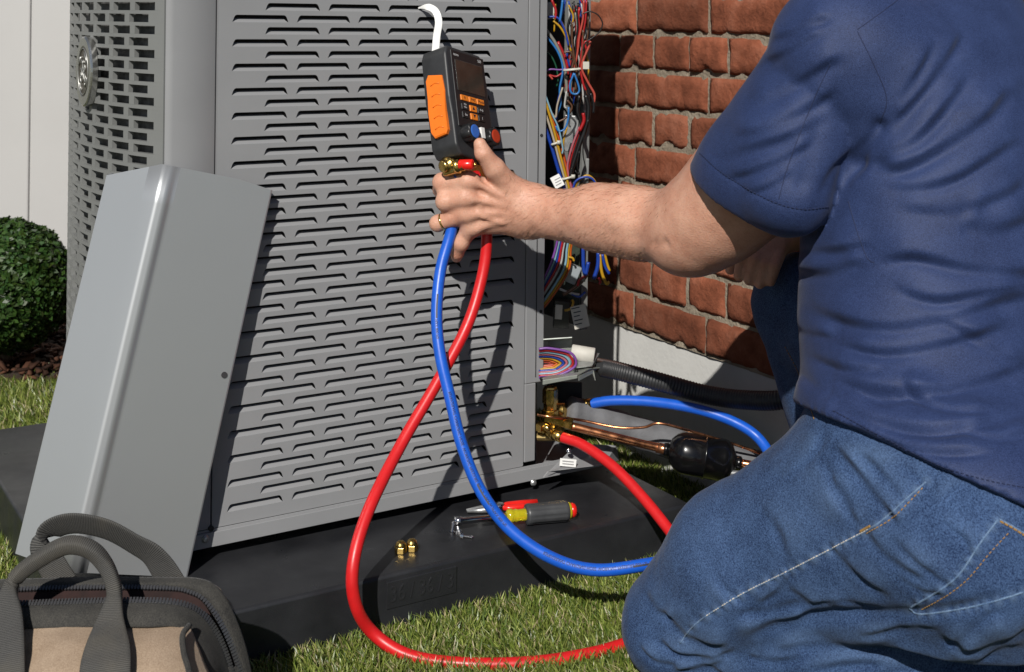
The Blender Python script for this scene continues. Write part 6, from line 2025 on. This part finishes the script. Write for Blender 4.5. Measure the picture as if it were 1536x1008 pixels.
jeans = wmesh('jeans', V, F, M['denim'], person, True)
wa = jeans.data.attributes.new('wear', 'FLOAT', 'POINT'); wa.data.foreach_set('value', np.clip(wear, 0, 0.7).astype(np.float32))
JV = (V, F)

# boots so the feet do not end in nothing
for (nm, p, d_) in (('boot', LAN + np.array((0.02, -0.02, 0.0)), np.array((0.80, -0.55, -0.12))), ('boot', RFT + np.array((0, 0, 0.0)), np.array((-0.75, 0.55, 0.0)))):
    d_ = d_ / np.linalg.norm(d_)
    def boot(P, p=p, d_=d_):
        a = rcone(P, p + np.array((0, 0, 0.06)), p + np.array((0, 0, 0.01)), 0.052, 0.05)
        b_ = rcone(P, p, p + d_ * 0.15 - np.array((0, 0, 0.01)), 0.046, 0.04)
        r_ = smin(a, b_, 0.03)
        return smax(r_, -(P[:, 2] - 0.006), 0.003)
    Vb, Fb_ = surface_nets(boot, p - 0.25, p + 0.25, 0.009)
    wmesh(nm, smooth_mesh(Vb, Fb_, 1), Fb_, mat('boot_leather', (0.05, 0.03, 0.018), rough=0.6, var=0.2, vscale=30), person, True)

# ---- seams, stitches, pocket: laid on the finished cloth
def bvh_of(VF): return BVHTree.FromPolygons([Vector(v) for v in VF[0]], [tuple(f) for f in VF[1]])
bj, bs_ = bvh_of(JV), bvh_of(SHV)
def lay(bv, pts, off, n=14):
    q = crom(np.array(pts, float), n); out = []
    for p in q:
        d = at(p[0], p[1], 1.0) - CAM
        h = bv.ray_cast(Vector(CAM), Vector(d).normalized())
        if h[0] is not None: out.append(np.array(h[0]) + np.array(h[1]) * off)
    return np.array(out)
def stitches(name, par, bv, pts, m, L=0.0032, gap=0.0018, r=0.00075, off=0.0006):
    P = lay(bv, pts, off)
    if len(P) < 4: return
    S2 = np.concatenate(([0], np.cumsum(np.linalg.norm(np.diff(P, axis=0), axis=1))))
    b_ = MB(); s = 0.0
    while s + L < S2[-1]:
        pp = [np.array([np.interp(s + L * t, S2, P[:, k]) for k in range(3)]) for t in (0, 0.5, 1)]
        b_.tube(pp, r, 5); s += L + gap
    b_.make(name, m, par)
def ridge(name, par, bv, pts, m, r, off=0.0):
    P = lay(bv, pts, off)
    if len(P) < 4: return
    P = np.array([P[max(0, i - 1):i + 2].mean(0) for i in range(len(P))])
    MB().tube(P, r, 6).make(name, m, par, True)
seam_main = [(1058, 925), (1110, 893), (1180, 858), (1250, 822), (1300, 796)]
ridge('side_seam', jeans, bj, [(1020, 965), (1035, 945)] + seam_main + [(1330, 775), (1360, 748), (1390, 722)], M['denim_edge'], 0.0010, 0.0)
stitches('seam_stitching', jeans, bj, [(x + 2, y - 2) for x, y in seam_main], M['thread'], 0.0026, 0.0016, 0.00055, 0.0006)
stitches('seam_stitching', jeans, bj, [(1300, 800), (1335, 780), (1362, 755), (1388, 728)], M['thread_gold'], 0.0028, 0.0022, 0.0006)
ridge('bar_tack', jeans, bj, [(1291, 797), (1298, 793), (1306, 789)], M['thread_gold'], 0.0014, 0.0006)
pocket = [(1498, 778), (1470, 815), (1440, 860), (1410, 885), (1364, 912), (1378, 921), (1420, 917), (1480, 905), (1545, 885)]
ridge('pocket_edge', jeans, bj, pocket[:5], M['denim_edge'], 0.0011, 0.0)
ridge('pocket_edge', jeans, bj, pocket[4:], M['denim_edge'], 0.0010, 0.0)
ridge('pocket_edge', jeans, bj, [(1498, 778), (1520, 790), (1550, 808)], M['denim_edge'], 0.0010, 0.0)
stitches('pocket_stitching', jeans, bj, [(1512, 800), (1484, 830), (1452, 868), (1420, 893), (1382, 914)], M['thread_gold'], 0.0028, 0.0022, 0.0005)
stitches('pocket_stitching', jeans, bj, [(1500, 782), (1522, 794), (1550, 812)], M['thread_gold'], 0.0035, 0.0012, 0.0010)
stitches('seam_stitching', jeans, bj, [(1178, 520), (1196, 555), (1212, 600), (1222, 630)], M['thread_gold'], 0.0028, 0.0022, 0.0006)
ridge('shirt_seam', shirt, bs_, [(1285, 45), (1312, 100), (1330, 148), (1320, 185)], M['thread_navy'], 0.0006, 0.0)
ridge('shirt_seam', shirt, bs_, [(1246, 95), (1225, 140), (1200, 200), (1180, 255), (1168, 300)], M['thread_navy'], 0.0006, 0.0)
ridge('shirt_seam', shirt, bs_, [(1272, 300), (1285, 345), (1300, 385), (1312, 395)], M['thread_navy'], 0.0006, 0.0)
ridge('shirt_seam', shirt, bs_, [(1285, 45), (1320, 20), (1340, 5), (1360, -10)], M['thread_navy'], 0.0006, 0.0)
stitches('hem_stitching', shirt, bs_, [(1250, 616), (1320, 653), (1410, 698), (1480, 720), (1545, 733)], M['thread_navy'], 0.003, 0.002, 0.0006)
stitches('hem_stitching', shirt, bs_, [(1050, 230), (1085, 260), (1150, 298), (1200, 313), (1243, 310)], M['thread_navy'], 0.003, 0.002, 0.0006)
